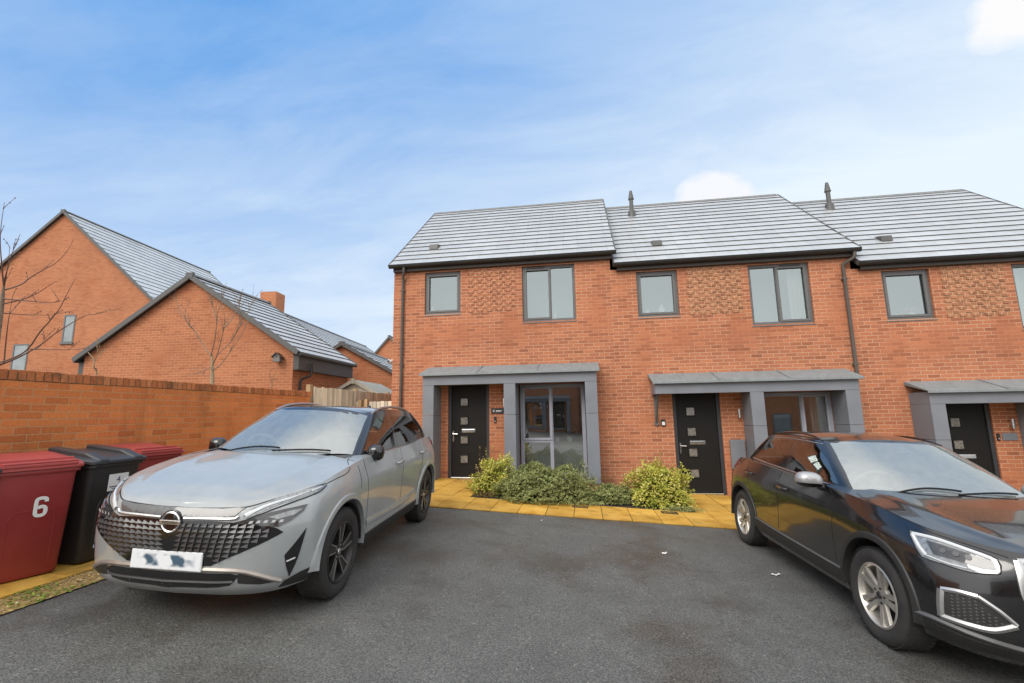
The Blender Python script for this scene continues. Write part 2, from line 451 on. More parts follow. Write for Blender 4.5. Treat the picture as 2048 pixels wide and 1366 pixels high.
def house(idx, loc, label, rotz=0.0, wall_x=(0.219, 5.166), roof_x=(0.30, 5.29), post=True, base=-0.4, detail=True, right_end=False, panel='brick_tan', mirror_win=False):
    H = thing('terraced_house', label, 'house', loc, rotz, 'houses of the brick terrace')
    x0, x1 = wall_x
    W1 = (0.78, 1.665, 3.985, 5.02); W2 = (3.14, 4.36, 3.70, 5.02)
    DR = (1.375, 2.335, 0.20, 2.36); W3 = (3.017, 4.49, 0.24, 2.262)
    if idx == 1: W3 = (3.017, 4.49, 0.62, 2.262)
    mb = MB()
    wall_face(mb, x0, x1, base, 5.10, [W1, W2, DR, W3], rev=0.14)
    mb.quad((x0, 6.5, base), (x0, 0, base), (x0, 0, 5.1), (x0, 6.5, 5.1)); mb.poly([(x0, 6.5, 5.1), (x0, 0, 5.1), (x0, 3.25, 7.9)])
    mb.quad((x1, 0, base), (x1, 6.5, base), (x1, 6.5, 5.1), (x1, 0, 5.1)); mb.poly([(x1, 0, 5.1), (x1, 6.5, 5.1), (x1, 3.25, 7.9)])
    mb.quad((x1, 6.5, base), (x0, 6.5, base), (x0, 6.5, 5.1), (x1, 6.5, 5.1))
    mb.build('wall', M['brick'], H)
    # projecting header panel between the upper windows
    pm = MB(); pw = 0.1125; px0 = 1.86
    nc = int((3.0 - px0) / pw)
    for r in range(14):
        for c in range(nc):
            if (r + c) % 2: continue
            zz = 3.985 + r * 0.075; xx = px0 + c * pw
            pm.box(xx + .005, xx + pw - .005, -.018, .001, zz + .005, zz + .07)
    pm.quad((px0, -.003, 3.985), (px0 + nc * pw, -.003, 3.985), (px0 + nc * pw, -.003, 5.05), (px0, -.003, 5.05))
    pm.build('projecting_brick_panel', M[panel], H)
    # roof
    rb = MB(); ra, rc = roof_x
    tiled_slope(rb, ra, rc, (-.2, 5.19), (3.25, 8.06), 15)
    tiled_slope(rb, ra, rc, (6.7, 5.19), (3.25, 8.06), 15)
    R_ = rb.build('roof', [M['tile'], M['tile_edge_shade']], H)
    rg = MB()
    k = 0; xx = ra
    while xx < rc - .05:
        e = min(xx + .45, rc)
        rg.prism([(0, -.13, -.09), (0, -.06, -.012), (0, 0, .022), (0, .06, -.012), (0, .13, -.09)], (xx + .004, 3.25, 8.075), (e - .004, 3.25, 8.075)); xx = e
    rg.build('ridge', M['ridge'], R_)
    vg = MB()
    d = Vector((0, 3.45, 2.87)); dn = d.normalized(); up = Vector((0, -dn.z, dn.y))
    for xv in (ra - .012, rc + .012):
        vg = MB(); vg.obox(Vector((xv, -.2, 5.16)) + d / 2, (0.012, 0, 0), d / 2, up * 0.05)
        d2 = Vector((0, -3.45, 2.87)); up2 = Vector((0, d2.normalized().z, -d2.normalized().y))
        vg.obox(Vector((xv, 6.7, 5.16)) + d2 / 2, (0.012, 0, 0), d2 / 2, up2 * 0.05)
        vg.build('verge', M['verge'], R_)
    # eaves
    fb = MB(); fa, fc = (ra + .06, rc - .07)
    fb.box(fa, fc, -.10, -.075, 5.055, 5.20); fb.box(fa, fc, -.075, .0, 5.055, 5.075)
    fb.build('fascia', M['fascia'], H, bevel=.003)
    gt = MB()
    prof = [(0, .062 * math.cos(a), .062 * math.sin(a)) for a in [PI + i * PI / 8 for i in range(9)]]
    prof = prof + [(0, .055 * math.cos(a), .055 * math.sin(a)) for a in [2 * PI - i * PI / 8 for i in range(9)]]
    gt.prism(prof, (ra - .01, -.167, 5.185), (rc + .02, -.167, 5.185))
    gt.build('gutter', M['gutter'], H, smooth=40, fixn=True)
    # upper windows
    m1, m2 = W1, W2
    wa = window(H, m1[0], m1[1], m1[2], m1[3], .05, sash=[(m1[0] + .05, m1[1] - .05, m1[2] + .05, m1[3] - .05)])
    room_box(H, m1[0], m1[1], m1[2], m1[3], .15, .9, M['room_pale'])
    mid = (m2[0] + m2[1]) / 2 - (0.02 if not mirror_win else 0.0) + (0.05 if idx == 0 else 0)
    if idx == 0: sx, vt = (m2[0] + .05, mid + .02, m2[2] + .05, m2[3] - .05), (m2[0] + .12, m2[0] + .52, m2[3] - .04)
    else: sx, vt = (mid - .02, m2[1] - .05, m2[2] + .05, m2[3] - .05), (m2[1] - .55, m2[1] - .15, m2[3] - .04)
    wb = window(H, m2[0], m2[1], m2[2], m2[3], .05, bars=[('v', mid)], sash=[sx], vent=vt)
    room_box(H, m2[0], m2[1], m2[2], m2[3], .15, .9, M['room_pale'])
    # porch: posts, beam, soffit, flashing
    P = MB(); Y = -.55
    def post_(a, b, z0):
        P.box(a, b, Y, -.002, z0, 1.60); P.box(a, b, Y, -.002, 1.606, 2.262)
    if post: post_(.957, 1.207, -.1)
    porch = MB()
    beam = MB(); beam.box(.955, 4.739, Y - .004, Y + .06, 2.264, 2.485); beam.box(.955, 1.02, Y + .06, -.002, 2.264, 2.485)
    beam.box(4.675, 4.739, Y + .06, -.002, 2.264, 2.485); beam.box(1.02, 4.675, Y + .06, -.002, 2.28, 2.30)
    PB = beam.build('porch', M['porch'], H, bevel=.004)
    if post: P.build('post', M['porch'], PB, bevel=.003)
    else:
        br = MB()
        br.prism([(-.025, 0, 0), (.025, 0, 0), (.025, -.04, 0), (-.025, -.04, 0)], (1.02, -.004, 1.62), (1.02, -.004, 2.26))
        br.tube([(1.02, -.03, 1.66), (1.02, -.1, 1.78), (1.02, -.24, 2.0), (1.02, -.44, 2.25)], .022, 8)
        br.tube([(1.02, -.02, 1.66), (1.02, -.05, 1.66)], .045, 12)
        br.build('bracket', M['frame'], PB, smooth=40)
    pl = MB(); pl.box(2.766, 3.017, Y, -.002, .19, 1.60); pl.box(2.766, 3.017, Y, -.002, 1.606, 2.262); pl.build('post', M['porch'], PB, bevel=.003)
    pl = MB(); pl.box(4.49, 4.738, Y, -.002, .19, 1.60); pl.box(4.49, 4.738, Y, -.002, 1.606, 2.262); pl.build('post', M['porch'], PB, bevel=.003)
    pn = MB(); pn.box(3.017, 4.49, -.12, -.002, .10, W3[2] - .002); pn.build('apron_panel', M['porch'], PB)
    pq = MB(); pq.box(2.77, 4.73, Y + .02, -.13, base, .188); pq.build('plinth', M['brick'], PB)
    fl = MB()
    fa, fc = .90, 4.80
    fl.prism([(0, 0, .225), (0, -.02, .23), (0, -.63, .03), (0, -.635, -.02), (0, -.62, -.02), (0, -.615, .012), (0, 0, .16)], (fa, 0, 2.487), (fc, 0, 2.487))
    for sx_ in (fa + 1.3, fa + 2.6):
        fl.obox((sx_, -.325, 2.625), (.012, 0, 0), (0, .31, .102), (0, -.003, .008))
    fl.build('flashing', M['lead'], PB, bevel=.004, fixn=True)
    sb = MB(); sb.box(1.02, 4.67, Y + .07, -.004, 2.487, 2.50); sb.build('canopy_board', M['porch'], PB)
    # door
    D = MB(); a, b, c, d = DR
    D.box(a, a + .07, .03, .11, c, d); D.box(b - .07, b, .03, .11, c, d); D.box(a + .07, b - .07, .03, .11, d - .07, d)
    df = D.build('door_frame', M['doorframe'], H, bevel=.004)
    lf = MB(); lx0, lx1 = a + .075, b - .075
    lf.box(lx0, lx1, .06, .10, c + .045, d - .075)
    DO = lf.build('door', M['doorpaint'], H, bevel=.003)
    cxp = lx0 + .29
    for zc in (1.90, 1.475, 1.05, .625):
        q = MB(); h = .105
        q.box(cxp - h, cxp - h + .025, .045, .061, zc - h, zc + h); q.box(cxp + h - .025, cxp + h, .045, .061, zc - h, zc + h)
        q.box(cxp - h + .025, cxp + h - .025, .045, .061, zc - h, zc - h + .025); q.box(cxp - h + .025, cxp + h - .025, .045, .061, zc + h - .025, zc + h)
        qf = q.build('glazing_bead', M['doorpaint'], DO, bevel=.004)
        g = MB(); g.box(cxp - h + .026, cxp + h - .026, .054, .062, zc - h + .026, zc + h - .026); g.build('pane', M['door_glass'], qf)
    lb = MB(); lb.box(lx0 + .235, lx0 + .545, .045, .062, 1.215, 1.29); lb.box(lx0 + .25, lx0 + .53, .040, .046, 1.225, 1.28); lb.build('letterbox', M['chrome'], DO, bevel=.006)
    hd = MB(); hd.box(lx0 + .025, lx0 + .055, .045, .062, 1.02, 1.25); hd.tube([(lx0 + .04, .045, 1.19), (lx0 + .04, .005, 1.19)], .01, 8); hd.tube([(lx0 + .035, .005, 1.19), (lx0 + .15, .002, 1.185)], .011, 8)
    hd.tube([(lx0 + .04, .046, 1.07), (lx0 + .04, .036, 1.07)], .014, 10)
    hd.build('handle', M['chrome'], DO, smooth=40)
    tb = MB(); tb.box(a + .07, b - .07, .0, .11, c - .01, c + .035); tb.build('threshold', M['chrome'], DO, bevel=.003)
    st = MB(); st.box(a - .02, b + .02, -.06, .14, c - .10, c - .012); st.build('door_step', M['frame'], H)
    # lower window
    g0, g1, g2, g3 = W3
    if idx == 0:
        v = 3.73
        w3 = window(H, g0 + .03, g1 - .01, g2 + .02, g3 - .005, .0, bars=[('v', v), ('h', 1.02, g0 + .09, v - .03)], sash=[(g0 + .075, v + .02, 1.03, g3 - .05)], fm='bay_frame', fr=.078, glass='lower_glass', sill=True)
    else:
        v = 3.93
        w3 = window(H, g0 + .03, g1 - .01, g2 + .02, g3 - .005, .0, bars=[('v', v)], sash=[(v - .02, g1 - .06, g2 + .06, g3 - .05)], fm='bay_frame', fr=.078, glass='lower_glass', sill=True)
    room_box(H, g0, g1, g2, g3, .12, 2.4, M['room_beige'])
    # roof vent
    vx, vy = {0: (.82, .60), 1: (1.37, .58), 2: (1.34, .66)}[idx]
    vz = 5.19 + (vy + .2) * .832
    rv = MB(); rv.prism([(0, -.12, -.06), (0, -.10, .075), (0, .14, .14), (0, .14, .06)], (vx - .11, vy, vz), (vx + .11, vy, vz)); rv.build('roof_vent', M['verge'], R_, bevel=.006, fixn=True)
    if idx:
        fx, fy = {1: (1.085, 2.50), 2: (1.37, 2.64)}[idx]
        fz = 5.19 + (fy + .2) * .832
        fm = MB()
        fm.lathe([(0, .78), (.035, .78), (.05, .70), (.05, .69), (.072, .57), (.072, .555), (.082, .54), (.082, .52), (.055, .51), (.055, .2), (.10, .16), (.105, .05), (.13, -.12), (0, -.12)], (fx, fy, fz - .02), 'z', 20)
        fm.build('flue', M['verge'], R_, smooth=35, fixn=True)
    return H

# ------------------------------------------------------------------ the terrace
STEP = -0.295
h4 = house(0, (0, 0, 0), 'brick house number 4 at the left end of the terrace, behind the grey car', wall_x=(0, 5.166), roof_x=(-.05, 5.28), panel='brick_panel')
h2 = house(1, (4.947, 0, STEP), 'middle brick terraced house with bracketed porch canopy behind the black car', post=False)
h3 = house(2, (9.894, 0, 2 * STEP), 'brick terraced house at the right edge of the photo, its door beyond the black car', roof_x=(.30, 5.04), wall_x=(.219, 5.0))
def downpipe(H, x, ztop, zbot, off=0.0):
    mb = MB()
    mb.tube([(x + off, -.165, ztop + .12), (x + off, -.165, ztop + .02), (x + off * .9, -.15, ztop - .03), (x, -.06, ztop - .14), (x, -.05, ztop - .2), (x, -.05, zbot)], .034, 10)
    p = mb.build('downpipe', M['pipe'], H, smooth=40)
    z = ztop - .45
    while z > zbot:
        b = MB(); b.box(x - .05, x + .05, -.07, -.001, z - .012, z + .012); b.tube([(x, -.05, z - .02), (x, -.05, z + .02)], .040, 10)
        b.build('pipe_clip', M['pipe'], p); z -= 1.8
downpipe(h4, .245, 5.04, -.2, 0.06)
downpipe(h2, 5.0, 5.04, 2.56, 0.19)
# fittings of number 4
sg = MB(); sg.box(2.385, 2.675, -.014, -.001, 1.622, 1.748); sgo = sg.build('house_sign', M['sign_black'], h4, bevel=.003)
RX = Matrix.Rotation(PI / 2, 4, 'X')
lettering('numeral', '4', .10, M['white'], sgo, Matrix.Translation((2.44, -.0165, 1.683)) @ RX)
ln = MB(); ln.box(2.49, 2.63, -.0165, -.0145, 1.683, 1.698); ln.box(2.49, 2.60, -.0165, -.0145, 1.664, 1.672); ln.build('sign_line', M['white'], sgo)
def bell(H, x, z, m='sign_black'):
    b = MB(); b.box(x - .026, x + .026, -.028, -.001, z - .072, z + .072); o = b.build('doorbell', M[m], H, bevel=.012)
    c = MB(); c.lathe([(0, .0), (.016, .0), (.016, .004), (0, .004)], (x, -.033, z - .03), 'y', 14); c.build('button', M['chrome'], o)
bell(h4, 2.473, 1.49)
def wall_light(H, x, z):
    b = MB(); b.lathe([(0, -.09), (.032, -.09), (.032, .09), (0, .09)], (x, -.075, z), 'z', 14); b.box(x - .02, x + .02, -.06, -.001, z - .05, z + .05)
    b.build('wall_light', M['chrome'], H, smooth=40)
wall_light(h4, 2.69, 1.87); wall_light(h2, 7.63 - 4.947, 1.55 - STEP); wall_light(h3, 12.51 - 9.894, 1.28 - 2 * STEP)
bk = MB(); bk.box(2.45, 2.672, -.10, -.001, .42, .58); bk.build('vent_block', M['block'], h4, bevel=.006)
b = MB(); b.box(6.06 - 4.947, 6.15 - 4.947, -.045, -.001, 1.31 - STEP, 1.45 - STEP); bo = b.build('doorbell', M['sign_black'], h2, bevel=.01)
b = MB(); b.box(6.075 - 4.947, 6.135 - 4.947, -.049, -.044, 1.33 - STEP, 1.40 - STEP); b.build('button', M['white'], bo)
mt = MB(); mt.box(7.40 - 4.947, 7.685 - 4.947, -.07, -.001, .42 - STEP, 1.015 - STEP); mt.build('meter_box', M['porch'], h2, bevel=.008)
bell(h3, 12.275 - 9.894, 1.03 - 2 * STEP)
sg = MB(); sg.box(12.345 - 9.894, 12.60 - 9.894, -.016, -.001, .965 - 2 * STEP, 1.105 - 2 * STEP); sg.build('house_sign', M['porch'], h3, bevel=.003)
# security camera on the corner of number 4
cc = thing('security_camera', 'small white security camera on the corner of the left end house', 'security camera', (0.0, .09, 2.89))
b = MB(); b.box(-.05, -.001, -.04, .04, -.06, .06); b.build('bracket', M['white'], cc, bevel=.01)
b = MB(); b.lathe([(0, -.13), (.03, -.128), (.045, -.11), (.048, 0.04), (.03, .06), (0, .06)], (-.07, -.02, .0), 'y', 18); b.build('housing', M['white'], cc, smooth=50, fixn=True)
b = MB(); b.lathe([(0, -.137), (.03, -.136), (.03, -.128), (0, -.128)], (-.07, -.02, .0), 'y', 18); b.build('lens', M['sign_black'], cc)
# ------------------------------------------------------------------ ground
def asphalt():
    m, nt, b = new_mat('wet tarmac')
    fine = noise_out(nt, 75, 5, 0.8)
    v = nd(nt, 'ShaderNodeTexVoronoi'); v.inputs['Scale'].default_value = 85
    tc = nd(nt, 'ShaderNodeTexCoord'); nt.links.new(tc.outputs['Object'], v.inputs['Vector'])
    col = mixc(nt, ramp(nt, fine, [(0.40, 0.0), (0.64, 1.0)]), (0.052, 0.052, 0.049), (0.180, 0.180, 0.170))
    spk = ramp(nt, v.outputs['Color'], [(0.90, 0.0), (0.97, 0.75)])
    col = mixc(nt, spk, col, (0.32, 0.31, 0.285))
    big = noise_out(nt, 0.9, 6, 0.62)
    col = mixc(nt, 1.0, col, ramp(nt, big, [(0.34, (0.74, 0.69, 0.64)), (0.50, (1.03, 1.03, 1.02))]), 'MULTIPLY')
    col = mixc(nt, 1.0, col, ramp(nt, noise_out(nt, 3.5, 5, 0.6), [(0.3, 0.86), (0.7, 1.10)]), 'MULTIPLY')
    nt.links.new(col, b.inputs['Base Color'])
    r = nd(nt, 'ShaderNodeMapRange'); nt.links.new(big, r.inputs[0]); r.inputs[1].default_value = .36; r.inputs[2].default_value = .6
    r.inputs[3].default_value = 0.42; r.inputs[4].default_value = 0.75
    nt.links.new(r.outputs[0], b.inputs['Roughness'])
    b.inputs['Specular IOR Level'].default_value = 0.4
    h = nd(nt, 'ShaderNodeMath', operation='ADD'); nt.links.new(fine, h.inputs[0]); nt.links.new(v.outputs['Distance'], h.inputs[1])
    bump(nt, b, h.outputs[0], 0.55, 0.006)
    return m
M['asphalt'] = asphalt()
M['earth'] = plain('dark planting soil', (0.035, 0.026, 0.018), 0.95, var=0.5, scale=25, bumps=0.8, bscale=30)
gnd = MB()
xs = [-120, -60, -30] + [x for x in range(-28, 30, 2)] + [30, 60, 120]
ys = [-120, -60, -30, -15, -10, -5, 0, 10, 30, 60, 120]
for i in range(len(xs) - 1):
    for j in range(len(ys) - 1):
        gnd.quad((xs[i], ys[j], gz(xs[i])), (xs[i + 1], ys[j], gz(xs[i + 1])), (xs[i + 1], ys[j + 1], gz(xs[i + 1])), (xs[i], ys[j + 1], gz(xs[i])))
structure(gnd.build('ground', M['asphalt']))

def slab_mat():
    m, nt, b = new_mat('yellow paving slab')
    oi = nd(nt, 'ShaderNodeUVMap')
    wn = nd(nt, 'ShaderNodeTexWhiteNoise', noise_dimensions='2D'); nt.links.new(oi.outputs[0], wn.inputs[0])
    n = noise_out(nt, 3.2, 6, 0.65)
    col = ramp(nt, n, [(0.28, (0.46, 0.225, 0.028)), (0.5, (0.63, 0.355, 0.060)), (0.75, (0.70, 0.43, 0.095))])
    col = mixc(nt, 1.0, col, ramp(nt, noise_out(nt, 120, 3, .7), [(0.3, 0.82), (0.7, 1.12)]), 'MULTIPLY')
    gr = noise_out(nt, 5, 5, 0.6)
    col = mixc(nt, ramp(nt, gr, [(0.56, 0.0), (0.74, 0.55)]), col, (0.10, 0.085, 0.018))
    col = mixc(nt, ramp(nt, noise_out(nt, 9, 6, 0.7, stretch=(1, 1, 1)), [(0.58, 0.0), (0.8, 0.35)]), col, (0.08, 0.05, 0.02))
    col = mixc(nt, 1.0, col, ramp(nt, wn.outputs[0], [(0.0, 0.78), (1.0, 1.12)]), 'MULTIPLY')
    nt.links.new(col, b.inputs['Base Color'])
    r = nd(nt, 'ShaderNodeMapRange'); nt.links.new(n, r.inputs[0]); r.inputs[3].default_value = .35; r.inputs[4].default_value = .8
    nt.links.new(r.outputs[0], b.inputs['Roughness'])
    bump(nt, b, noise_out(nt, 70, 4, .7), 0.35, 0.004)
    return m
M['slab'] = slab_mat()
M['joint'] = plain('mossy slab joint', (0.075, 0.085, 0.012), 0.95, var=0.5, scale=14)
sl = MB(); PIT = .4345
def slabs(xa, xb, rows, ox=2.059):
    k0 = math.floor((xa - ox) / PIT); x = ox + k0 * PIT
    while x < xb - .02:
        a, b_ = max(x, xa), min(x + PIT, xb)
        if b_ - a > .04:
            for (c, d) in rows:
                g = .0055; h = random.uniform(.018, .023)
                cx_, cy_ = random.random() * 50, random.random() * 50
                A = [(a + g, c + g), (b_ - g, c + g), (b_ - g, d - g), (a + g, d - g)]
                top = [(px, py, gz(px) + h) for px, py in A]; bot = [(px, py, gz(px) - .02) for px, py in A]
                u = [(cx_, cy_)] * 4
                sl.quad(*top, uv=u)
                for e in range(4):
                    f = (e + 1) % 4
                    sl.quad(bot[e], bot[f], top[f], top[e], uv=u)
        x += PIT
R0 = [(-2.93, -2.455), (-2.455, -1.975)]
slabs(-1.0, 15.5, R0)
DR = [(-1.975, -1.5), (-1.5, -1.02), (-1.02, -.54), (-.54, -.02)]
slabs(-1.0, 2.37, DR); slabs(6.22, 7.55, DR); slabs(11.1, 12.45, DR)
LP = []; y = -2.93
while y > -12: LP.append((y - .62, y)); y -= .62
def lpath():
    for (c, d) in LP:
        for a, b_ in ((-1.0, -.52), (-.52, -.04)):
            g = .006; h = random.uniform(.018, .022); u = [(random.random() * 50, random.random() * 50)] * 4
            A = [(a + g, c + g), (b_ - g, c + g), (b_ - g, d - g), (a + g, d - g)]
            top = [(px, py, gz(px) + h) for px, py in A]; bot = [(px, py, gz(px) - .02) for px, py in A]
            sl.quad(*top, uv=u)
            for e in range(4): sl.quad(bot[e], bot[(e + 1) % 4], top[(e + 1) % 4], top[e], uv=u)
lpath()
structure(sl.build('paving_slabs', M['slab'], bevel=.004))
jb = MB()
def sheet(mb, a, b_, c, d, h, mi=0):
    n = max(1, int((b_ - a) / 1.0))
    for i in range(n):
        p, q = a + (b_ - a) * i / n, a + (b_ - a) * (i + 1) / n
        mb.quad((p, c, gz(p) + h), (q, c, gz(q) + h), (q, d, gz(q) + h), (p, d, gz(p) + h), mi)
sheet(jb, -1.0, 15.5, -2.932, -1.973, .008); sheet(jb, -1, 2.372, -1.973, -.02, .008); sheet(jb, 6.218, 7.552, -1.973, -.02, .008); sheet(jb, 11.1, 12.45, -1.973, -.02, .008)
sheet(jb, -1.0, -.038, -12, -2.932, .008)
structure(jb.build('slab_joints', M['joint']))
eb = MB()
sheet(eb, 2.372, 6.218, -1.973, -.002, .012); sheet(eb, 7.552, 11.1, -1.973, -.002, .012)
structure(eb.build('planting_bed', M['earth']))
# gravelly, mossy strip between the left path and the tarmac
M['grit'] = plain('mossy grit', (0.30, 0.20, 0.075), 0.95, var=0.6, scale=40, bumps=.8, bscale=60)
gs = MB(); sheet(gs, -.036, .27, -12, -2.94, .010); structure(gs.build('verge_strip', M['grit']))

def leaf_mat(name, stops, rough=0.5, transl=0.25):
    """leaf colour picked per leaf from the UV"""
    m, nt, b = new_mat(name)
    uv = nd(nt, 'ShaderNodeUVMap'); sp = nd(nt, 'ShaderNodeSeparateXYZ'); nt.links.new(uv.outputs[0], sp.inputs[0])
    col = ramp(nt, sp.outputs[0], stops)
    nt.links.new(col, b.inputs['Base Color']); b.inputs['Roughness'].default_value = rough
    b.inputs['Specular IOR Level'].default_value = .35
    if transl:
        out = nt.nodes['Material Output']; tl = nd(nt, 'ShaderNodeBsdfTranslucent'); nt.links.new(col, tl.inputs[0])
        mx = nd(nt, 'ShaderNodeMixShader'); mx.inputs[0].default_value = transl
        nt.links.new(b.outputs[0], mx.inputs[1]); nt.links.new(tl.outputs[0], mx.inputs[2]); nt.links.new(mx.outputs[0], out.inputs[0])
    return m
M['moss'] = leaf_mat('moss and litter', [(0.0, (.08, .15, .015)), (.3, (.24, .32, .04)), (.5, (.42, .24, .06)), (.75, (.56, .42, .18)), (1.0, (.62, .56, .38))], .8, 0)
R = random.Random(11)
ms = MB()
for i in range(5200):
    x = R.uniform(-.05, .29); y = R.uniform(-9.4, -3.0)
    t = noise.noise(Vector((x * 5, y * 2.2, 3)))
    u = R.uniform(0, .32) if t > .05 and R.random() < .8 else R.uniform(.4, 1)
    s = R.uniform(.004, .013) if u > .35 else R.uniform(.006, .018)
    a = R.uniform(0, 6.28); z = gz(x) + .012 + R.uniform(0, .012)
    dx, dy = math.cos(a) * s, math.sin(a) * s; tz = R.uniform(-.5, .9) * s
    ms.quad((x - dx, y - dy, z), (x + dy * .6, y - dx * .6, z + tz * .4), (x + dx, y + dy, z + tz), (x - dy * .6, y + dx * .6, z + .2 * s), uv=[(u, 0)] * 4)
o = ms.build('moss_and_grit', M['moss']); o['kind'] = 'stuff'; o['label'] = 'mossy gravel strip along the left paving edge'

# ------------------------------------------------------------------ garden wall with brick-on-edge coping
gw = thing('garden_wall', 'long orange brick garden wall with brick on edge coping behind the bins', 'wall', (-1.0, -6, 0))
wb = MB(); wb.box(-.215, 0, -6, 4.3, -.6, 2.02)
wb.build('wall', M['brick_wall'], gw)
cb = MB(); y = -6.0; R = random.Random(3)
def coping_mat():
    m, nt, b = new_mat('coping brick')
    uv = nd(nt, 'ShaderNodeUVMap'); sp = nd(nt, 'ShaderNodeSeparateXYZ'); nt.links.new(uv.outputs[0], sp.inputs[0])
    col = ramp(nt, sp.outputs[0], [(0, (.38, .12, .038)), (.5, (.52, .17, .056)), (1, (.60, .23, .09))])
    col = mixc(nt, 1.0, col, ramp(nt, noise_out(nt, 30, 5, .7), [(.3, .7), (.7, 1.15)]), 'MULTIPLY')
    col = mixc(nt, ramp(nt, noise_out(nt, 3, 5, .65), [(.5, 0.0), (.7, .7)]), col, (.07, .055, .025))
    nt.links.new(col, b.inputs['Base Color']); b.inputs['Roughness'].default_value = .85
    bump(nt, b, noise_out(nt, 45, 4, .7), .5, .005)
    return m
M['coping'] = coping_mat()
while y < 4.28:
    u = R.random(); j = R.uniform(-.004, .004)
    n0 = len(cb.f)
    cb.box(-.222 + j, .004 + j, y + .005, y + .070, 2.028, 2.128 + R.uniform(-.003, .003))
    for k in range(n0, len(cb.f)): cb.uv[k] = [(u, 0)] * 4
    y += .075
cb.build('coping', M['coping'], gw, bevel=.004)
mo = MB(); mo.box(-.212, -.004, -6, 4.29, 2.02, 2.122); mo.build('coping_mortar', plain('mossy mortar', (.16, .13, .06), .95, var=.5, scale=20), gw)

# ------------------------------------------------------------------ fence, gate, shed
def wood_mat(name, c, var=.35):
    m, nt, b = new_mat(name)
    uv = nd(nt, 'ShaderNodeUVMap'); sp = nd(nt, 'ShaderNodeSeparateXYZ'); nt.links.new(uv.outputs[0], sp.inputs[0])
    col = ramp(nt, sp.outputs[0], [(0, tuple(k * .7 for k in c)), (1, tuple(min(1, k * 1.25) for k in c))])
    g = noise_out(nt, 6, 6, .65, stretch=(8, 8, .5))
    col = mixc(nt, 1.0, col, ramp(nt, g, [(.3, 1 - var), (.7, 1.12)]), 'MULTIPLY')
    nt.links.new(col, b.inputs['Base Color']); b.inputs['Roughness'].default_value = .85
    bump(nt, b, g, .4, .004)
    return m
M['wood_grey'] = wood_mat('weathered fence board', (.72, .63, .48))
M['wood_tan'] = wood_mat('newer fence board', (.60, .40, .21))
R = random.Random(5)
def boards(mb, p, q, z0, z1, w=.1, t=.02, nrm=(1, 0, 0)):
    p = Vector(p); q = Vector(q); L = (q - p).length; d = (q - p) / L; n = Vector(nrm); k = int(L / w)
    for i in range(k):
        u = R.random(); n0 = len(mb.f); c = p + d * (i + .5) * w; zt = z1 + R.uniform(-.012, .012)
        mb.obox((c.x + n.x * R.uniform(0, .006), c.y + n.y * R.uniform(0, .006), (z0 + zt) / 2), d * (w / 2 - .006), n * t / 2, (0, 0, (zt - z0) / 2))
        for f in range(n0, len(mb.f)): mb.uv[f] = [(u, R.random())] * 4
fc = thing('garden_fence', 'tall weathered close board fence beyond the end of the garden wall', 'fence', (-1.02, -1.55, .3))
f1 = MB(); boards(f1, (0, 0, 0), (0, 5.8, 0), -.3, 1.93); f1.build('board', M['wood_grey'], fc)
f1 = MB()
for zz in (.3, 1.0, 1.7): f1.box(-.07, -.025, 0, 5.8, zz - .04, zz + .04)
f1.build('rail', M['wood_grey'], fc)
for yy in (-.03, 1.9, 3.8, 5.7):
    f1 = MB(); f1.box(-.12, -.03, yy - .05, yy + .05, -.3, 1.98); f1.build('post', M['wood_tan'], fc)
f2 = thing('brown_fence', 'newer brown board fence behind the weathered one next to the house wall', 'fence', (-.5, 5.5, .3))
b = MB(); boards(b, (-1.2, 0, 0), (3.6, .6, 0), -.3, 1.78, nrm=(0, -1, 0)); b.build('board', M['wood_tan'], f2)
b = MB(); b.box(-1.25, -1.15, .05, .15, -.3, 1.9); b.build('post', M['wood_tan'], f2)
gt = thing('side_gate', 'low wooden side gate between the fence and the end house', 'gate', (-1.0, .15, .3))
b = MB(); boards(b, (.38, 0, 0), (.98, 0, 0), -.3, 1.66, w=.095, nrm=(0, -1, 0)); b.build('board', M['wood_grey'], gt)
for xx in (.16, .31):
    b = MB(); b.box(xx - .035, xx + .035, -.05, .05, -.3, 1.70 + .02 * (xx > .2)); b.build('post', M['wood_tan'], gt)
b = MB(); boards(b, (0.02, .02, 0), (.13, .02, 0), -.3, 1.66, w=.1, nrm=(0, -1, 0)); b.build('side_board', M['wood_grey'], gt)
b = MB(); b.box(.36, .98, .012, .05, 1.2, 1.28); b.box(.36, .98, .012, .05, .2, .28); b.build('rail', M['wood_tan'], gt)

sh = thing('garden_shed', 'wooden shed with pale green felt roof behind the fence', 'shed', (-2.2, 2.4, .3), rad(4))
M['felt'] = plain('pale green roof felt', (.33, .36, .33), .9, var=.15, scale=14)
b = MB(); hw = .98; dp = 2.1
b.box(-hw + .06, hw - .06, 0.05, dp - .05, -.3, 1.78); b.add([(-hw + .06, .05, 1.78), (hw - .06, .05, 1.78), (0, .05, 2.30)], [(0, 1, 2)]); b.build('wall', M['wood_grey'], sh)
b = MB()
for s in (-1, 1):
    q = [(0, -.08, 2.38), (s * (hw + .06), -.08, 1.80), (s * (hw + .06), dp + .08, 1.80), (0, dp + .08, 2.38)]
    b.quad(*(q if s < 0 else q[::-1]))
    b.quad(*[(x, y, z - .03) for x, y, z in (q[::-1] if s < 0 else q)])
b.build('roof', M['felt'], sh)
b = MB()
for s in (-1, 1):
    d = Vector((s * (hw + .06), 0, -.58)); b.obox(Vector((0, -.095, 2.345)) + d / 2, d / 2, (0, .012, 0), Vector((.58 * s, 0, hw + .06)).normalized() * .045)
b.box(-.06, .06, -.115, -.08, 2.26, 2.41)
b.build('barge_board', wood_mat('grey barge board', (.42, .38, .30)), sh)

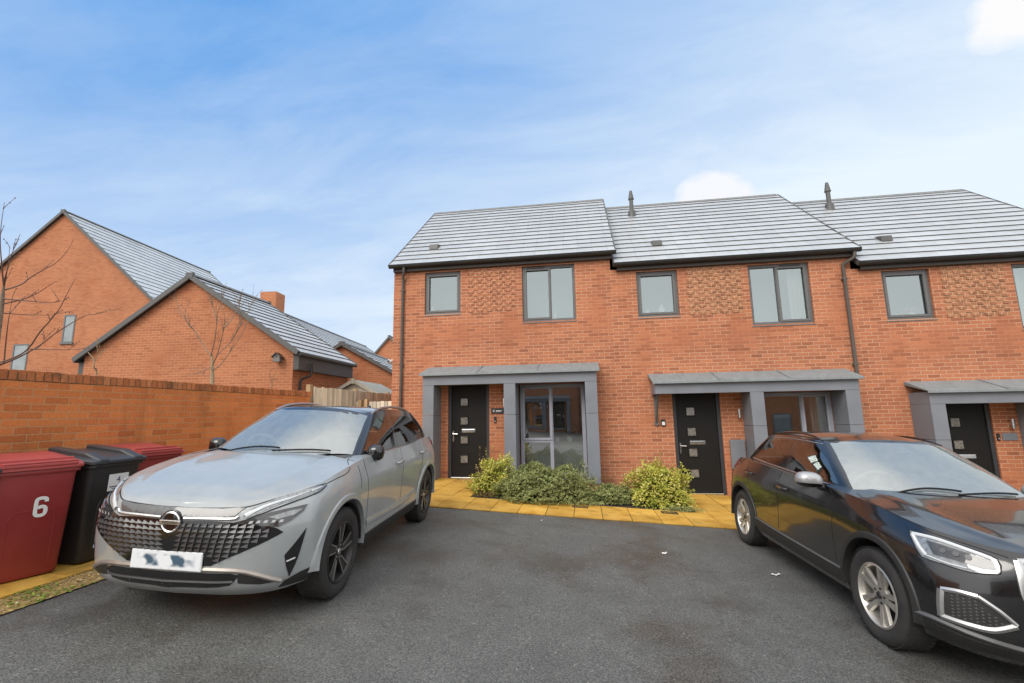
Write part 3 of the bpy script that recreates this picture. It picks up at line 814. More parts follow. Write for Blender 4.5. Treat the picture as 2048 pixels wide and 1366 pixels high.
# ------------------------------------------------------------------ outbuildings and houses on the left
M['eave_box'] = plain('dark eaves box', (.075, .07, .065), .6)
def gable_building(name, label, cat, loc, az, W, L, ze, zr, ov=.25, tile='tile_far', brick='brick_far', z0=-1.0, courses=12, eave_box=False, group=None, thick=.032, off=0.0):
    """gable end faces the camera (local -y); ridge runs along local +y. W gable width, L length; off moves the ridge off centre"""
    T = thing(name, label, cat, loc, -rad(az), group)
    hw = W / 2
    mb = MB(); A = (-hw, 0); B = (hw, 0)
    mb.poly([(-hw, 0, z0), (hw, 0, z0), (hw, 0, ze), (off, 0, zr), (-hw, 0, ze)])
    mb.poly([(hw, L, z0), (-hw, L, z0), (-hw, L, ze), (off, L, zr), (hw, L, ze)])
    mb.quad((hw, 0, z0), (hw, L, z0), (hw, L, ze), (hw, 0, ze)); mb.quad((-hw, L, z0), (-hw, 0, z0), (-hw, 0, ze), (-hw, L, ze))
    mb.build('wall', M[brick], T)
    # roof built facing -y then turned: slopes run to +x and -x
    rb = MB()
    for s in (1, -1):
        half = hw - off * s
        sl_ = (zr - ze) / half
        tmp = MB(); tiled_slope(tmp, -.12, L + .12, (-(half + ov), ze - sl_ * ov + .06), (0, zr + .06), courses, t=thick)
        vs = [(-yy * s + off, xx if s > 0 else L - xx, zz) for xx, yy, zz in tmp.v]
        o = len(rb.v); rb.v += vs
        for fi, f in enumerate(tmp.f):
            if fi in tmp.uv: rb.uv[len(rb.f)] = tmp.uv[fi]
            rb.f.append([i + o for i in f]); rb.m.append(tmp.m[fi])
    RO = rb.build('roof', [M[tile], M['tile_edge_shade']], T)
    for yy in (-.13, L + .13):
        vg = MB()
        for s in (1, -1):
            half = hw - off * s; sl_ = (zr - ze) / half
            p0 = Vector((off, yy, zr + .07)); p1 = Vector((off + s * (half + ov), yy, ze - sl_ * ov + .07)); d = p1 - p0
            n = Vector((-d.z, 0, d.x)).normalized();  n = n if n.z > 0 else -n
            vg.obox((p0 + p1) / 2 - n * .03, d / 2, (0, .03, 0), n * .065)
        vg.box(off - .11, off + .11, yy - .04, yy + .04, zr - .03, zr + .13)
        vg.build('verge', M['verge'], RO)
    rg = MB(); rg.prism([(-.13, 0, -.06), (0, 0, .04), (.13, 0, -.06), (0, 0, -.03)], (off, -.1, zr + .10), (off, L + .1, zr + .10)); rg.build('ridge', M['ridge'], RO, fixn=True)
    for s in (1, -1):
        fb = MB(); half = hw - off * s; sl_ = (zr - ze) / half; zz = ze - sl_ * ov + .03
        fb.tube([(s * (hw + ov), -.1, zz), (s * (hw + ov), L + .1, zz)], .055, 8)
        if eave_box:
            fb.box(min(s * hw, s * (hw + ov - .06)), max(s * hw, s * (hw + ov - .06)), .0, L, zz - .42, zz - .04)
        fb.build('gutter', M['gutter'] if not eave_box else M['eave_box'], T)
    return T, RO
GAZ = -2.1
ga, gr = gable_building('brick_garage', 'low brick garage with pale grey roof behind the garden wall', 'garage', (-6.48, .93, .5), GAZ, 6.4, 3.2, 2.93, 5.10, ov=.22, courses=13, eave_box=True)
dp = MB(); dp.tube([(3.42, .55, 2.6), (3.42, .55, 2.32), (3.40, .5, 2.25), (3.27, .32, 2.15), (3.26, .3, 2.05), (3.26, .3, 0)], .035, 8); dp.build('downpipe', M['gutter'], ga, smooth=40)
big, br_ = gable_building('brick_house', 'tall brick house with steep gable and pale grey roof at far left', 'house', (-21.9, 8.6, .9), -5.0, 14.0, 10.3, 5.1, 11.45, ov=.2, courses=22, off=0.0)
def gwin(par, x0, x1, z0, z1):
    b = MB(); b.box(x0, x0 + .07, -.02, .06, z0, z1); b.box(x1 - .07, x1, -.02, .06, z0, z1); b.box(x0 + .07, x1 - .07, -.02, .06, z0, z0 + .07); b.box(x0 + .07, x1 - .07, -.02, .06, z1 - .07, z1)
    w = b.build('window', M['frame'], par); p = MB(); p.quad((x0 + .05, -.004, z0 + .05), (x1 - .05, -.004, z0 + .05), (x1 - .05, -.004, z1 - .05), (x0 + .05, -.004, z1 - .05)); p.build('pane', M['far_glass'], w)
    s = MB(); s.box(x0 - .05, x1 + .05, -.08, .02, z0 - .07, z0 - .003); s.build('sill', M['frame'], w)
M['far_glass'] = plain('distant window glass', (.17, .20, .20), .05, var=.3, scale=2, spec=1.0, coat=1.0)
gwin(big, .75, 1.36, 4.55, 5.98)
gwin(big, -1.78, -.95, 2.9, 4.55)
ob, obr = gable_building('brick_house', 'brick house with chimney, only its long pale roof showing behind the garage', 'house', (-11.4, 10.5, .9), -6.4, 9.0, 14.0, 3.2, 6.25, ov=.2, courses=18, off=0)
ch = MB(); ch.box(-.42, .42, .1, .95, 5.6, 7.15); ch.build('chimney', M['brick_far'], obr)
rv = MB(); rv.prism([(-.1, 0, -.02), (.14, 0, .10), (.14, 0, 0)], (1.4, 7.3, 5.33), (1.4, 7.6, 5.33)); rv.build('roof_vent', M['verge'], obr, fixn=True)
rv = MB(); rv.prism([(-.1, 0, -.02), (.14, 0, .10), (.14, 0, 0)], (2.3, 7.4, 4.72), (2.3, 7.7, 4.72)); rv.build('roof_vent', M['verge'], obr, fixn=True)
g2, g2r = gable_building('brick_garage', 'small brick garage whose gable shows above the shed', 'garage', (-4.80, 6.35, .5), -6.5, 6.0, 6.0, 2.2, 3.88, ov=.15, courses=10)
fh, fhr = gable_building('brick_house', 'distant brick gable between the roofs and the end house', 'house', (-9.9, 22.4, .9), -4, 7.0, 9, 2.6, 6.6, ov=.15, courses=14)
# bird box on the garage gable
bbx = thing('bird_box', 'grey wooden bird box hung on the garage gable', 'bird box', (-3.66, .98, 3.10), rad(8)); bbx.scale = (.68, .68, .68)
b = MB(); b.prism([(-.13, 0, 0), (.13, 0, 0), (.13, 0, .20), (0, 0, .33), (-.13, 0, .20)], (0, -.22, 0), (0, -.002, 0)); b.build('box', wood_mat('grey bird box wood', (.30, .28, .25)), bbx, fixn=True)
b = MB()
for s in (-1, 1):
    d = Vector((s * .19, 0, -.19)); b.obox(Vector((0, -.125, .355)) + d / 2, d / 2, (0, .155, 0), Vector((.7 * s, 0, .7)) * .012)
b.build('roof', M['fascia'], bbx)
b = MB(); b.lathe([(0, -.223), (.03, -.223), (.03, -.20), (0, -.20)], (0, 0, .19), 'y', 12); b.build('entrance_hole', M['sign_black'], bbx)
b = MB(); b.box(-.15, .15, -.25, -.222, -.02, .0); b.build('perch', M['fascia'], bbx)

# ------------------------------------------------------------------ the other side of the road, seen only in reflections
opp = copy_tree(h2)
opp.location = (9.5, -25.5, -.1); opp.rotation_euler = (0, 0, PI)
opp['label'] = 'brick house across the road, seen mirrored in the ground floor glass'
opg, _ = gable_building('brick_house', 'brick gable house across the road, mirrored in the middle house ground floor window', 'house', (19.5, -24.0, -.9), 180, 8.0, 9.0, 5.0, 8.6, ov=.2, courses=16)
gwin(opg, -2.4, -1.3, 3.6, 4.9); gwin(opg, 1.0, 2.2, .9, 2.2)
opp2 = copy_tree(h4); opp2.location = (4.4, -25.5, .2); opp2.rotation_euler = (0, 0, PI)
opp2['label'] = 'brick house across the road behind the camera, left of its mirrored neighbour'
# ------------------------------------------------------------------ car building kit
def catmull(P, sub, closed=False):
    """Catmull-Rom through a list of Vectors (any dimension as tuples)"""
    n = len(P); out = []
    for i in range(n - 1):
        p0 = P[max(i - 1, 0)]; p1 = P[i]; p2 = P[i + 1]; p3 = P[min(i + 2, n - 1)]
        for k in range(sub):
            t = k / sub
            out.append(tuple(0.5 * (2 * b + (c - a) * t + (2 * a - 5 * b + 4 * c - d) * t * t + (3 * b - a - 3 * c + d) * t ** 3) for a, b, c, d in zip(p0, p1, p2, p3)))
    out.append(tuple(P[-1])); return out

def lerp_table(tab, x):
    """piecewise linear with smooth ends from [(x,v)] sorted by x"""
    if x <= tab[0][0]: return tab[0][1]
    for (a, u), (b, v) in zip(tab, tab[1:]):
        if x <= b:
            return u + (v - u) * (x - a) / (b - a)
    return tab[-1][1]

def shell(levels, zc, ks=(.94, .82, .62, .36, 0.0), sub_t=7, sub_l=4, flat_bottom=True, power=2.4, ridge=None):
    """levels: list of key curves (front centre -> side -> rear centre) on the left half (y>=0), bottom to top.
    zc: table x->z of the centre line of the top. Returns a closed, mirrored bmesh."""
    fine = [catmull(L, sub_t) for L in levels]
    nt_ = len(fine[0])
    cols = [catmull([fine[l][t] for l in range(len(levels))], sub_l) for t in range(nt_)]   # each t: bottom->shoulder
    rows = []
    if flat_bottom: rows.append([(cols[t][0][0], 0.0, cols[t][0][2]) for t in range(nt_)])
    for l in range(len(cols[0])): rows.append([cols[t][l] for t in range(nt_)])
    top = rows[-1]
    for k in ks:
        r = []
        for (x, y, z) in top:
            c = max(lerp_table(zc, x), z) if True else z
            rz = ridge(x, k) if ridge else 0.0
            r.append((x, y * k, c - (c - z) * (k ** power) + rz))
        rows.append(r)
    bm = bmesh.new()
    for sgn in (1, -1):
        vv = [[bm.verts.new((x, max(0.0, y) * sgn, z)) for (x, y, z) in r] for r in rows]
        for a, b in zip(vv, vv[1:]):
            for t in range(nt_ - 1):
                q = [a[t], a[t + 1], b[t + 1], b[t]]
                try: bm.faces.new(q if sgn < 0 else q[::-1])
                except ValueError: pass
    bmesh.ops.remove_doubles(bm, verts=bm.verts, dist=1e-4)
    bmesh.ops.dissolve_degenerate(bm, edges=bm.edges, dist=1e-5)
    bmesh.ops.recalc_face_normals(bm, faces=bm.faces)
    return bm

def cut_arches(bm, centres, r, depth=.36, width=1.0):
    """boolean the wheel wells out of a body; returns a new bmesh, well faces carry material 1"""
    me = bpy.data.meshes.new('tmp'); bm.to_mesh(me); bm.free()
    ob = bpy.data.objects.new('tmp', me); COL.objects.link(ob)
    cutters = []
    for (x, z, yin) in centres:
        for s in (1, -1):
            mb = MB(); mb.lathe([(0, yin * s), (r, yin * s), (r, 1.3 * s), (0, 1.3 * s)], (0, 0, 0), 'y', 64)
            cm = mb.mesh('cut', [], fixn=True); co_ = bpy.data.objects.new('cut', cm); COL.objects.link(co_)
            co_.location = (x, 0, z)
            cutters.append(co_)
            md = ob.modifiers.new('b', 'BOOLEAN'); md.operation = 'DIFFERENCE'; md.object = co_; md.solver = 'EXACT'
    dg = bpy.context.evaluated_depsgraph_get()
    me2 = bpy.data.meshes.new_from_object(ob.evaluated_get(dg))
    out = bmesh.new(); out.from_mesh(me2)
    for o in [ob] + cutters: bpy.data.objects.remove(o)
    for f in out.faces:
        c = f.calc_center_median(); f.material_index = 0
        for (x, z, yin) in centres:
            if abs(c.y) > yin - .01 and math.hypot(c.x - x, c.z - z) < r + .004 and all(math.hypot(v.co.x - x, v.co.z - z) < r + .004 for v in f.verts):
                f.material_index = 1
    return out

def bm_obj(bm, name, mats, parent, smooth=35):
    me = bpy.data.meshes.new(name); bm.to_mesh(me)
    for m in mats: me.materials.append(m)
    if smooth is not None:
        me.polygons.foreach_set('use_smooth', [True] * len(me.polygons)); me.set_sharp_from_angle(angle=rad(smooth))
    o = bpy.data.objects.new(name, me); COL.objects.link(o); o.parent = parent
    return o

class Skin:
    """closest-point access to one or more body bmeshes"""
    def __init__(s, *bms):
        s.t = []
        for b in bms:
            c = b.copy(); bmesh.ops.triangulate(c, faces=c.faces); s.t.append(BVHTree.FromBMesh(c)); c.free()
    def near(s, p):
        best = None
        for t in s.t:
            r = t.find_nearest(Vector(p))
            if r[0] is not None and (best is None or r[3] < best[3]): best = r
        return best[0], best[1]
    def ray(s, o, d):
        best = None
        for t in s.t:
            r = t.ray_cast(Vector(o), Vector(d))
            if r[0] is not None and (best is None or r[3] < best[3]): best = r
        return best

def clip_grid(poly2, step):
    """2-D polygon cut into roughly step-sized cells; returns verts, faces (bmesh clip)"""
    bm = bmesh.new()
    f = bm.faces.new([bm.verts.new((x, y, 0)) for x, y in poly2])
    xs = [p[0] for p in poly2]; ys = [p[1] for p in poly2]
    for ax, lo, hi in ((0, min(xs), max(xs)), (1, min(ys), max(ys))):
        n = max(1, int((hi - lo) / step))
        for i in range(1, n):
            c = [0, 0, 0]; c[ax] = lo + (hi - lo) * i / n; no = [0, 0, 0]; no[ax] = 1
            bmesh.ops.bisect_plane(bm, geom=bm.verts[:] + bm.edges[:] + bm.faces[:], plane_co=c, plane_no=no)
    bmesh.ops.triangulate(bm, faces=[f for f in bm.faces if len(f.verts) > 4])
    bm.normal_update()
    return bm

def patch(skin, pts, off=.004, step=.05, depth=.012, mirror=False, axis=None, curve=0):
    """conformal panel: polygon of 3-D points near the skin -> bmesh lying off the skin with a turned-in edge"""
    P = [Vector(p) for p in pts]
    if curve: 
        Q = [tuple(p) for p in P]; Q = catmull(Q + [Q[0]], curve)[:-1]; P = [Vector(q) for q in Q]
    c = sum(P, Vector()) / len(P)
    n = Vector()
    for a, b in zip(P, P[1:] + P[:1]): n += (a - c).cross(b - c)
    n.normalize()
    if axis is not None: n = Vector(axis).normalized()
    u = n.orthogonal().normalized(); v = n.cross(u)
    bm = clip_grid([((p - c).dot(u), (p - c).dot(v)) for p in P], step)
    # heights of the polygon points over its plane, blended for interior points
    hs = [((p - c).dot(u), (p - c).dot(v), (p - c).dot(n)) for p in P]
    for w in bm.verts:
        sw = 0; sh_ = 0
        for (a, b, h) in hs:
            d = (w.co.x - a) ** 2 + (w.co.y - b) ** 2 + 1e-6; k = 1 / d ** 1.5; sw += k; sh_ += k * h
        q = c + u * w.co.x + v * w.co.y + n * (sh_ / sw)
        loc, nr = skin.near(q)
        w.co = loc + nr * off
    bm.normal_update()
    f0 = bm.faces[:][0]
    mid = f0.calc_center_median(); _, nr = skin.near(mid)
    s = sum((f.normal.dot(skin.near(f.calc_center_median())[1]) for f in bm.faces))
    if s < 0: bmesh.ops.reverse_faces(bm, faces=bm.faces)
    if depth:
        be = [e for e in bm.edges if len(e.link_faces) == 1]
        r = bmesh.ops.extrude_edge_only(bm, edges=be)
        for w in [g for g in r['geom'] if isinstance(g, bmesh.types.BMVert)]:
            loc, nr = skin.near(w.co); w.co = loc + nr * (off - depth)
    bmesh.ops.recalc_face_normals(bm, faces=bm.faces) if False else None
    if mirror:
        g = bmesh.ops.duplicate(bm, geom=bm.verts[:] + bm.edges[:] + bm.faces[:])['geom']
        for w in g:
            if isinstance(w, bmesh.types.BMVert): w.co.y *= -1
        bmesh.ops.reverse_faces(bm, faces=[f for f in g if isinstance(f, bmesh.types.BMFace)])
    return bm

def flip_y(bm):
    b = bm.copy()
    for w in b.verts: w.co.y *= -1
    bmesh.ops.reverse_faces(b, faces=b.faces); return b

def strip(skin, pts, w, off=.003, sub=6, taper=None, raised=0.0):
    """narrow band laid along a polyline on the skin"""
    P = catmull([tuple(p) for p in pts], sub); mb = bmesh.new(); rows = []; n = len(P)
    L = [skin.near(p) for p in P]
    for i in range(n):
        a = L[max(i - 1, 0)][0]; b = L[min(i + 1, n - 1)][0]; t = (b - a)
        nr = L[i][1]; sd = t.cross(nr)
        if sd.length < 1e-9: sd = Vector((0, 0, 1))
        sd.normalize(); ww = w / 2 * (taper[0] + (taper[1] - taper[0]) * i / (n - 1) if taper else 1)
        q = []
        for s, h in ((-1, -.004), (-.9, off), (0, off + raised), (.9, off), (1, -.004)):
            p = L[i][0] + sd * ww * s
            l2, n2 = skin.near(p); q.append(mb.verts.new(l2 + n2 * h))
        rows.append(q)
    for a, b in zip(rows, rows[1:]):
        for k in range(4): mb.faces.new([a[k], a[k + 1], b[k + 1], b[k]])
    mb.normal_update()
    s = sum(f.normal.dot(skin.near(f.calc_center_median())[1]) for f in mb.faces)
    if s < 0: bmesh.ops.reverse_faces(mb, faces=mb.faces)
    return mb

def both(fn, name, mats, parent, smooth=40):
    """part on the left flank and its mirror image on the right"""
    a = fn(); b = flip_y(a)
    oa = bm_obj(a, name, mats, parent, smooth); ob_ = bm_obj(b, name, mats, parent, smooth); a.free(); b.free(); return oa, ob_

def arch_trim(skin, cx, cz, r0, r1, a0, a1, ybase, off=.012, n=40):
    """ring segment on the flank around a wheel opening with a turned-in inner lip"""
    bm = bmesh.new(); rows = []
    for i in range(n + 1):
        a = rad(a0 + (a1 - a0) * i / n); q = []
        for r, h in ((r0 - .004, -.05), (r0, off), ((r0 + r1) / 2, off + .004), (r1 - .008, off), (r1, -.004)):
            x, z = cx + r * math.cos(a), cz + r * math.sin(a)
            hit = skin.ray((x, 1.4, z), (0, -1, 0))
            y = hit[0].y if hit and hit[0].y > ybase - .12 else ybase
            q.append([x, y + h, z])
        # opening edge has no body behind it: take y from the outer ring
        q[0][1] = q[2][1] - .06; q[1][1] = max(q[1][1], q[3][1] + .001)
        rows.append([bm.verts.new(p) for p in q])
    for a, b in zip(rows, rows[1:]):
        for k in range(4): bm.faces.new([a[k], b[k], b[k + 1], a[k + 1]])
    bm.normal_update()
    if sum(f.normal.y for f in bm.faces) < 0: bmesh.ops.reverse_faces(bm, faces=bm.faces)
    return bm

def in_poly(p, poly):
    c = False; j = len(poly) - 1
    for i in range(len(poly)):
        if (poly[i][1] > p[1]) != (poly[j][1] > p[1]) and p[0] < (poly[j][0] - poly[i][0]) * (p[1] - poly[i][1]) / (poly[j][1] - poly[i][1]) + poly[i][0]: c = not c
        j = i
    return c

def cut_window(bm, poly, ax, test):
    """open a window in the cabin: slice along every edge of the outline, then drop what lies inside. ax: the two kept axes"""
    for (a, b) in zip(poly, poly[1:] + poly[:1]):
        d = (b[0] - a[0], b[1] - a[1]); no = [0, 0, 0]; co = [0, 0, 0]
        no[ax[0]], no[ax[1]] = -d[1], d[0]; co[ax[0]], co[ax[1]] = a[0], a[1]
        g = [f for f in bm.faces if test(f)]
        es = {e for f in g for e in f.edges}; vs = {v for f in g for v in f.verts}
        bmesh.ops.bisect_plane(bm, geom=list(vs) + list(es) + g, plane_co=co, plane_no=no, dist=1e-5)
    kill = [f for f in bm.faces if test(f) and in_poly((f.calc_center_median()[ax[0]], f.calc_center_median()[ax[1]]), poly)]
    bmesh.ops.delete(bm, geom=kill, context='FACES')

def carve(bm, polys, axis_dir, shrink=.0):
    """delete the faces of a skin whose centres fall inside any polygon given in a 2-D projection; polys: [(fn3d->2d, poly2d, test)]"""
    def inside(p, poly):
        c = False; j = len(poly) - 1
        for i in range(len(poly)):
            if (poly[i][1] > p[1]) != (poly[j][1] > p[1]) and p[0] < (poly[j][0] - poly[i][0]) * (p[1] - poly[i][1]) / (poly[j][1] - poly[i][1]) + poly[i][0]: c = not c
            j = i
        return c
    kill = []
    for f in bm.faces:
        c = f.calc_center_median()
        for proj, poly, test in polys:
            if test(f, c) and inside(proj(c), poly): kill.append(f); break
    bmesh.ops.delete(bm, geom=kill, context='FACES')

M['tyre'] = plain('tyre rubber', (.030, .028, .026), .85, var=.35, scale=9, bumps=.2, bscale=90)
M['well'] = plain('wheel well liner', (.012, .011, .010), .9)
M['cladding'] = plain('black plastic cladding', (.022, .021, .020), .55, var=.2, bumps=.1, bscale=200)
M['glossblack'] = plain('gloss black trim', (.008, .008, .009), .12, coat=.6, var=.1)
M['seam'] = plain('panel gap', (.006, .006, .006), .8)
M['silver'] = plain('satin silver trim', (.50, .50, .49), .32, metal=.9, var=.05)
M['darkrim'] = plain('dark grey alloy', (.045, .042, .040), .38, metal=.5, var=.2)
M['alloy'] = plain('dusty silver alloy', (.50, .475, .43), .38, metal=.75, var=.18, scale=5)
M['screen_glass'] = glass_mat('misted windscreen', .24, (.66, .72, .70), haze=.32, haze_col=(.50, .55, .53), streak=(2.2, 2.2, .35))
M['side_glass'] = glass_mat('car side glass', .20, (.26, .29, .28), wave=.02)
M['dark_glass'] = glass_mat('dark rear side glass', .17, (.07, .075, .075))
M['seat'] = plain('dark car seat', (.03, .03, .032), .85, var=.2)
M['headrest'] = plain('pale headrest', (.30, .30, .29), .85)
M['lens'] = plain('clear lamp lens', (.20, .21, .21), .06, coat=1.0, var=.5, scale=30, spec=1.0)
M['lamp_dark'] = plain('smoked lamp lens', (.045, .043, .042), .06, coat=1.0, var=.5, scale=25)
M['lamp_white'] = plain('lamp light guide', (.58, .60, .60), .15, coat=.8, var=.04)
M['red_lens'] = plain('red tail lamp', (.32, .012, .010), .12, coat=.8)
M['plate'] = plain('white number plate', (.78, .80, .80), .4, var=.03)
M['plate_ink'] = plain('blurred plate ink', (.03, .06, .09), .5)
M['plate_grey'] = plain('smudged plate ink', (.35, .42, .45), .5)

def wheel(parent, loc, side, R_, rim_r, width, spokes, rim_mat, style):
    """wheel > tyre, rim, hub; the outer face looks towards +y when side is 1"""
    w = bpy.data.objects.new('wheel', None); COL.objects.link(w); w.parent = parent; w.location = loc
    if side < 0: w.rotation_euler = (0, 0, PI)
    w.empty_display_size = .1
    mb = MB(); h = width / 2
    prof = [(rim_r - .012, -h + .02), (rim_r + .02, -h + .004), ((R_ + rim_r) / 2, -h - .006), (R_ - .022, -h + .008), (R_ - .006, -h + .025), (R_ - .001, -h * .5), (R_, 0), (R_ - .001, h * .5), (R_ - .006, h - .025), (R_ - .022, h - .008), ((R_ + rim_r) / 2, h + .006), (rim_r + .02, h - .004), (rim_r - .012, h - .02)]
    mb.lathe(prof, (0, 0, 0), 'y', 56)
    # tread blocks
    for k in range(56):
        a = 2 * PI * (k + .5) / 56; c, s = math.cos(a), math.sin(a); t = Vector((-s, 0, c)); r = Vector((c, 0, s))
        for yy in (-h * .62, 0, h * .62): mb.obox(r * (R_ - .0005) + Vector((0, yy, 0)), t * .014, (0, h * .25, 0), r * .0015)
    mb.build('tyre', M['tyre'], w, smooth=40, fixn=True)
    rb = MB(); y0 = h - .035
    rb.lathe([(rim_r - .002, h - .012), (rim_r - .014, h - .006), (rim_r - .022, h - .016), (rim_r - .03, h - .05), (rim_r - .05, -h + .03), (rim_r - .004, -h + .012)], (0, 0, 0), 'y', 56)
    if style == 'twin':          # five pairs of straight spokes
        for k in range(5):
            a = PI / 2 + 2 * PI * k / 5 + .31
            r = Vector((math.cos(a), 0, math.sin(a))); t = Vector((-math.sin(a), 0, math.cos(a)))
            for s in (-1, 1):
                A = r * .055 + t * s * .017; B = r * (rim_r - .018) + t * s * .040
                d = (B - A); m_ = (A + B) / 2 + Vector((0, y0 - .008, 0)); dn = d.normalized(); tn = Vector((-dn.z, 0, dn.x))
                vs = []
                for (q, wd, yy) in ((A, .017, y0 + .0), (B, .024, y0 + .018)):
                    for (e, f) in ((-1, -.022), (-.75, .0), (.75, .0), (1, -.022)): vs.append(q + tn * wd * e + Vector((0, yy + f, 0)))
                rb.add(vs, [(0, 1, 5, 4), (1, 2, 6, 5), (2, 3, 7, 6), (3, 0, 4, 7), (0, 3, 2, 1), (4, 5, 6, 7)])
        rb.lathe([(0, y0 + .004), (.036, y0 + .004), (.075, y0 - .002), (.083, y0 - .03), (0, y0 - .03)], (0, 0, 0), 'y', 30)
    else:                         # five broad blades with cut edges
        for k in range(5):
            a = PI / 2 + 2 * PI * k / 5 + .12
            r = Vector((math.cos(a), 0, math.sin(a))); t = Vector((-math.sin(a), 0, math.cos(a)))
            pts = [(.05, -.030), (rim_r * .55, -.045), (rim_r - .016, -.088), (rim_r - .016, .030), (rim_r * .6, .012), (.05, .030)]
            vs = [r * p + t * q + Vector((0, y0 + .012 * (p / rim_r), 0)) for p, q in pts]; vb = [v - Vector((0, .03, 0)) for v in vs]
            n = len(vs); rb.add(vs + vb, [tuple(range(n)), tuple(reversed(range(n, 2 * n)))] + [(i, n + i, n + (i + 1) % n, (i + 1) % n) for i in range(n)])
        rb.lathe([(0, y0 + .006), (.03, y0 + .006), (.062, y0), (.07, y0 - .03), (0, y0 - .03)], (0, 0, 0), 'y', 26)
    ro_ = rb.build('rim', rim_mat, w, smooth=30, fixn=True)
    if style != 'twin':
        eb_ = MB()
        for k in range(5):
            a = PI / 2 + 2 * PI * k / 5 + .12
            r = Vector((math.cos(a), 0, math.sin(a))); t = Vector((-math.sin(a), 0, math.cos(a)))
            for (p0, q0, p1, q1) in ((.07, -.02, rim_r - .02, -.074), (.07, .022, rim_r - .02, .018)):
                A = r * p0 + t * q0 + Vector((0, y0 + .006, 0)); B = r * p1 + t * q1 + Vector((0, y0 + .0165, 0)); d = (B - A) / 2
                eb_.obox((A + B) / 2, d, d.cross(Vector((0, 1, 0))).normalized() * .005, (0, .003, 0))
        eb_.build('spoke_edge', M['silver'], w)
    hb = MB(); hb.lathe([(0, y0 + .012), (.022, y0 + .012), (.028, y0 + .004), (0, y0 + .004)], (0, 0, 0), 'y', 20)
    for k in range(5):
        a = 2 * PI * k / 5 + .6; hb.lathe([(0, .008), (.009, .008), (.010, -.006), (0, -.006)], (.052 * math.cos(a), y0, .052 * math.sin(a)), 'y', 8)
    hb.build('hub_cap', M['darkrim'] if style == 'twin' else M['silver'], w, smooth=40, fixn=True)
    bd = MB(); bd.lathe([(0, -h * .1), (.15, -h * .1), (.15, -h * .1 - .02), (0, -h * .1 - .02)], (0, 0, 0), 'y', 30); bd.lathe([(rim_r - .05, -h + .04), (0.0, -h + .04)], (0, 0, 0), 'y', 30)
    bd.build('brake_disc', M['well'], w, fixn=True)
    return w

def ground_matrix(O, heading):
    up = Vector((.054, 0, 1)).normalized(); f = Vector((math.cos(heading), math.sin(heading), 0)); f = (f - up * f.dot(up)).normalized(); l = up.cross(f)
    return Matrix(((f.x, l.x, up.x, O[0]), (f.y, l.y, up.y, O[1]), (f.z, l.z, up.z, O[2]), (0, 0, 0, 1)))

def mirror_part(parent, c, m_shell, m_face, size=(.085, .125, .075), yaw=0.0, facecol=None, lower=None):
    """door mirror: rounded housing, arm and reflecting face, for the left side (y>0); returns list of builders"""
    out = []
    for s in (1, -1):
        bm = bmesh.new(); bmesh.ops.create_icosphere(bm, subdivisions=3, radius=1)
        for v in bm.verts:
            x, y, z = v.co
            # flatten the rear face, square the outline
            f = lambda q, p: math.copysign(abs(q) ** p, q)
            x = x if x > -.35 else -.35
            v.co = Vector((c[0] + f(x, .9) * size[0], s * (c[1] + f(y, .75) * size[1]), c[2] + f(z, .75) * size[2] - .02 * (y < 0) * y * y))
        if s < 0: bmesh.ops.reverse_faces(bm, faces=bm.faces)
        if lower:
            for fc_ in bm.faces:
                if fc_.calc_center_median().z < c[2] - size[2] * .35: fc_.material_index = 1
        o = bm_obj(bm, 'door_mirror', [m_shell] + ([lower] if lower else []), parent, 50); bm.free()
        a = MB(); a.tube([(c[0] + .01, s * (c[1] - size[1] * .7), c[2] - size[2] * .7), (c[0] + .03, s * (c[1] - size[1] * 1.5), c[2] - size[2] * 1.5)], [.035, .03], 10); a.build('arm', lower or m_shell, o, smooth=40)
        g = MB(); xx = c[0] - .35 * size[0] - .002
        g.poly([(xx, s * (c[1] + size[1] * .85 * math.copysign(abs(math.cos(t)) ** .75, math.cos(t))), c[2] + size[2] * .85 * math.copysign(abs(math.sin(t)) ** .75, math.sin(t))) for t in [2 * PI * k / 24 for k in range(24)]])
        g.build('mirror_glass', M['chrome'], o)
    return

def interior(parent, dash_x, seat_x, w, zf, zs, wheel_y, rear_x=None):
    b = MB(); b.box(dash_x - .35, dash_x + .1, -w, w, zf - .15, zf); b.build('dashboard', M['seat'], parent, bevel=.04)
    for y in (-.36, .36):
        for k, sx in enumerate((seat_x, rear_x)):
            if sx is None: continue
            m = MB(); m.prism([(0, -.22, 0), (0, .22, 0), (0, .19, .1), (0, -.19, .1)], (sx, y, zf - .25), (sx - .05, y, zf - .25))
            m = MB(); m.prism([(.10, 0, -.2), (.14, 0, .15), (.02, 0, zs - .15), (-.08, 0, zs - .15), (-.06, 0, -.2)], (sx, y - .22, zf - .1), (sx, y + .22, zf - .1)); so_ = m.build('seat', M['seat'], parent, bevel=.04, fixn=True)
            h = MB(); h.box(sx - .07, sx + .03, y - .13, y + .13, zf + zs - .22, zf + zs - .02); h.build('headrest', M['seat'] if k else M['headrest'], so_, bevel=.03)
    sw = MB(); c = Vector((dash_x - .42, wheel_y, zf + .02)); n = Vector((-.9, 0, .45)).normalized(); u = Vector((0, 1, 0)); v = n.cross(u)
    ring = [c + (u * math.cos(t) + v * math.sin(t)) * .185 for t in [2 * PI * k / 28 for k in range(29)]]
    sw.tube(ring, .017, 8, cap=False); sw.obox(c, u * .17, v * .02, n * .01); sw.obox(c - v * .06, u * .02, v * .1, n * .01)
    sw.build('steering_wheel', M['headrest'], parent, smooth=40)
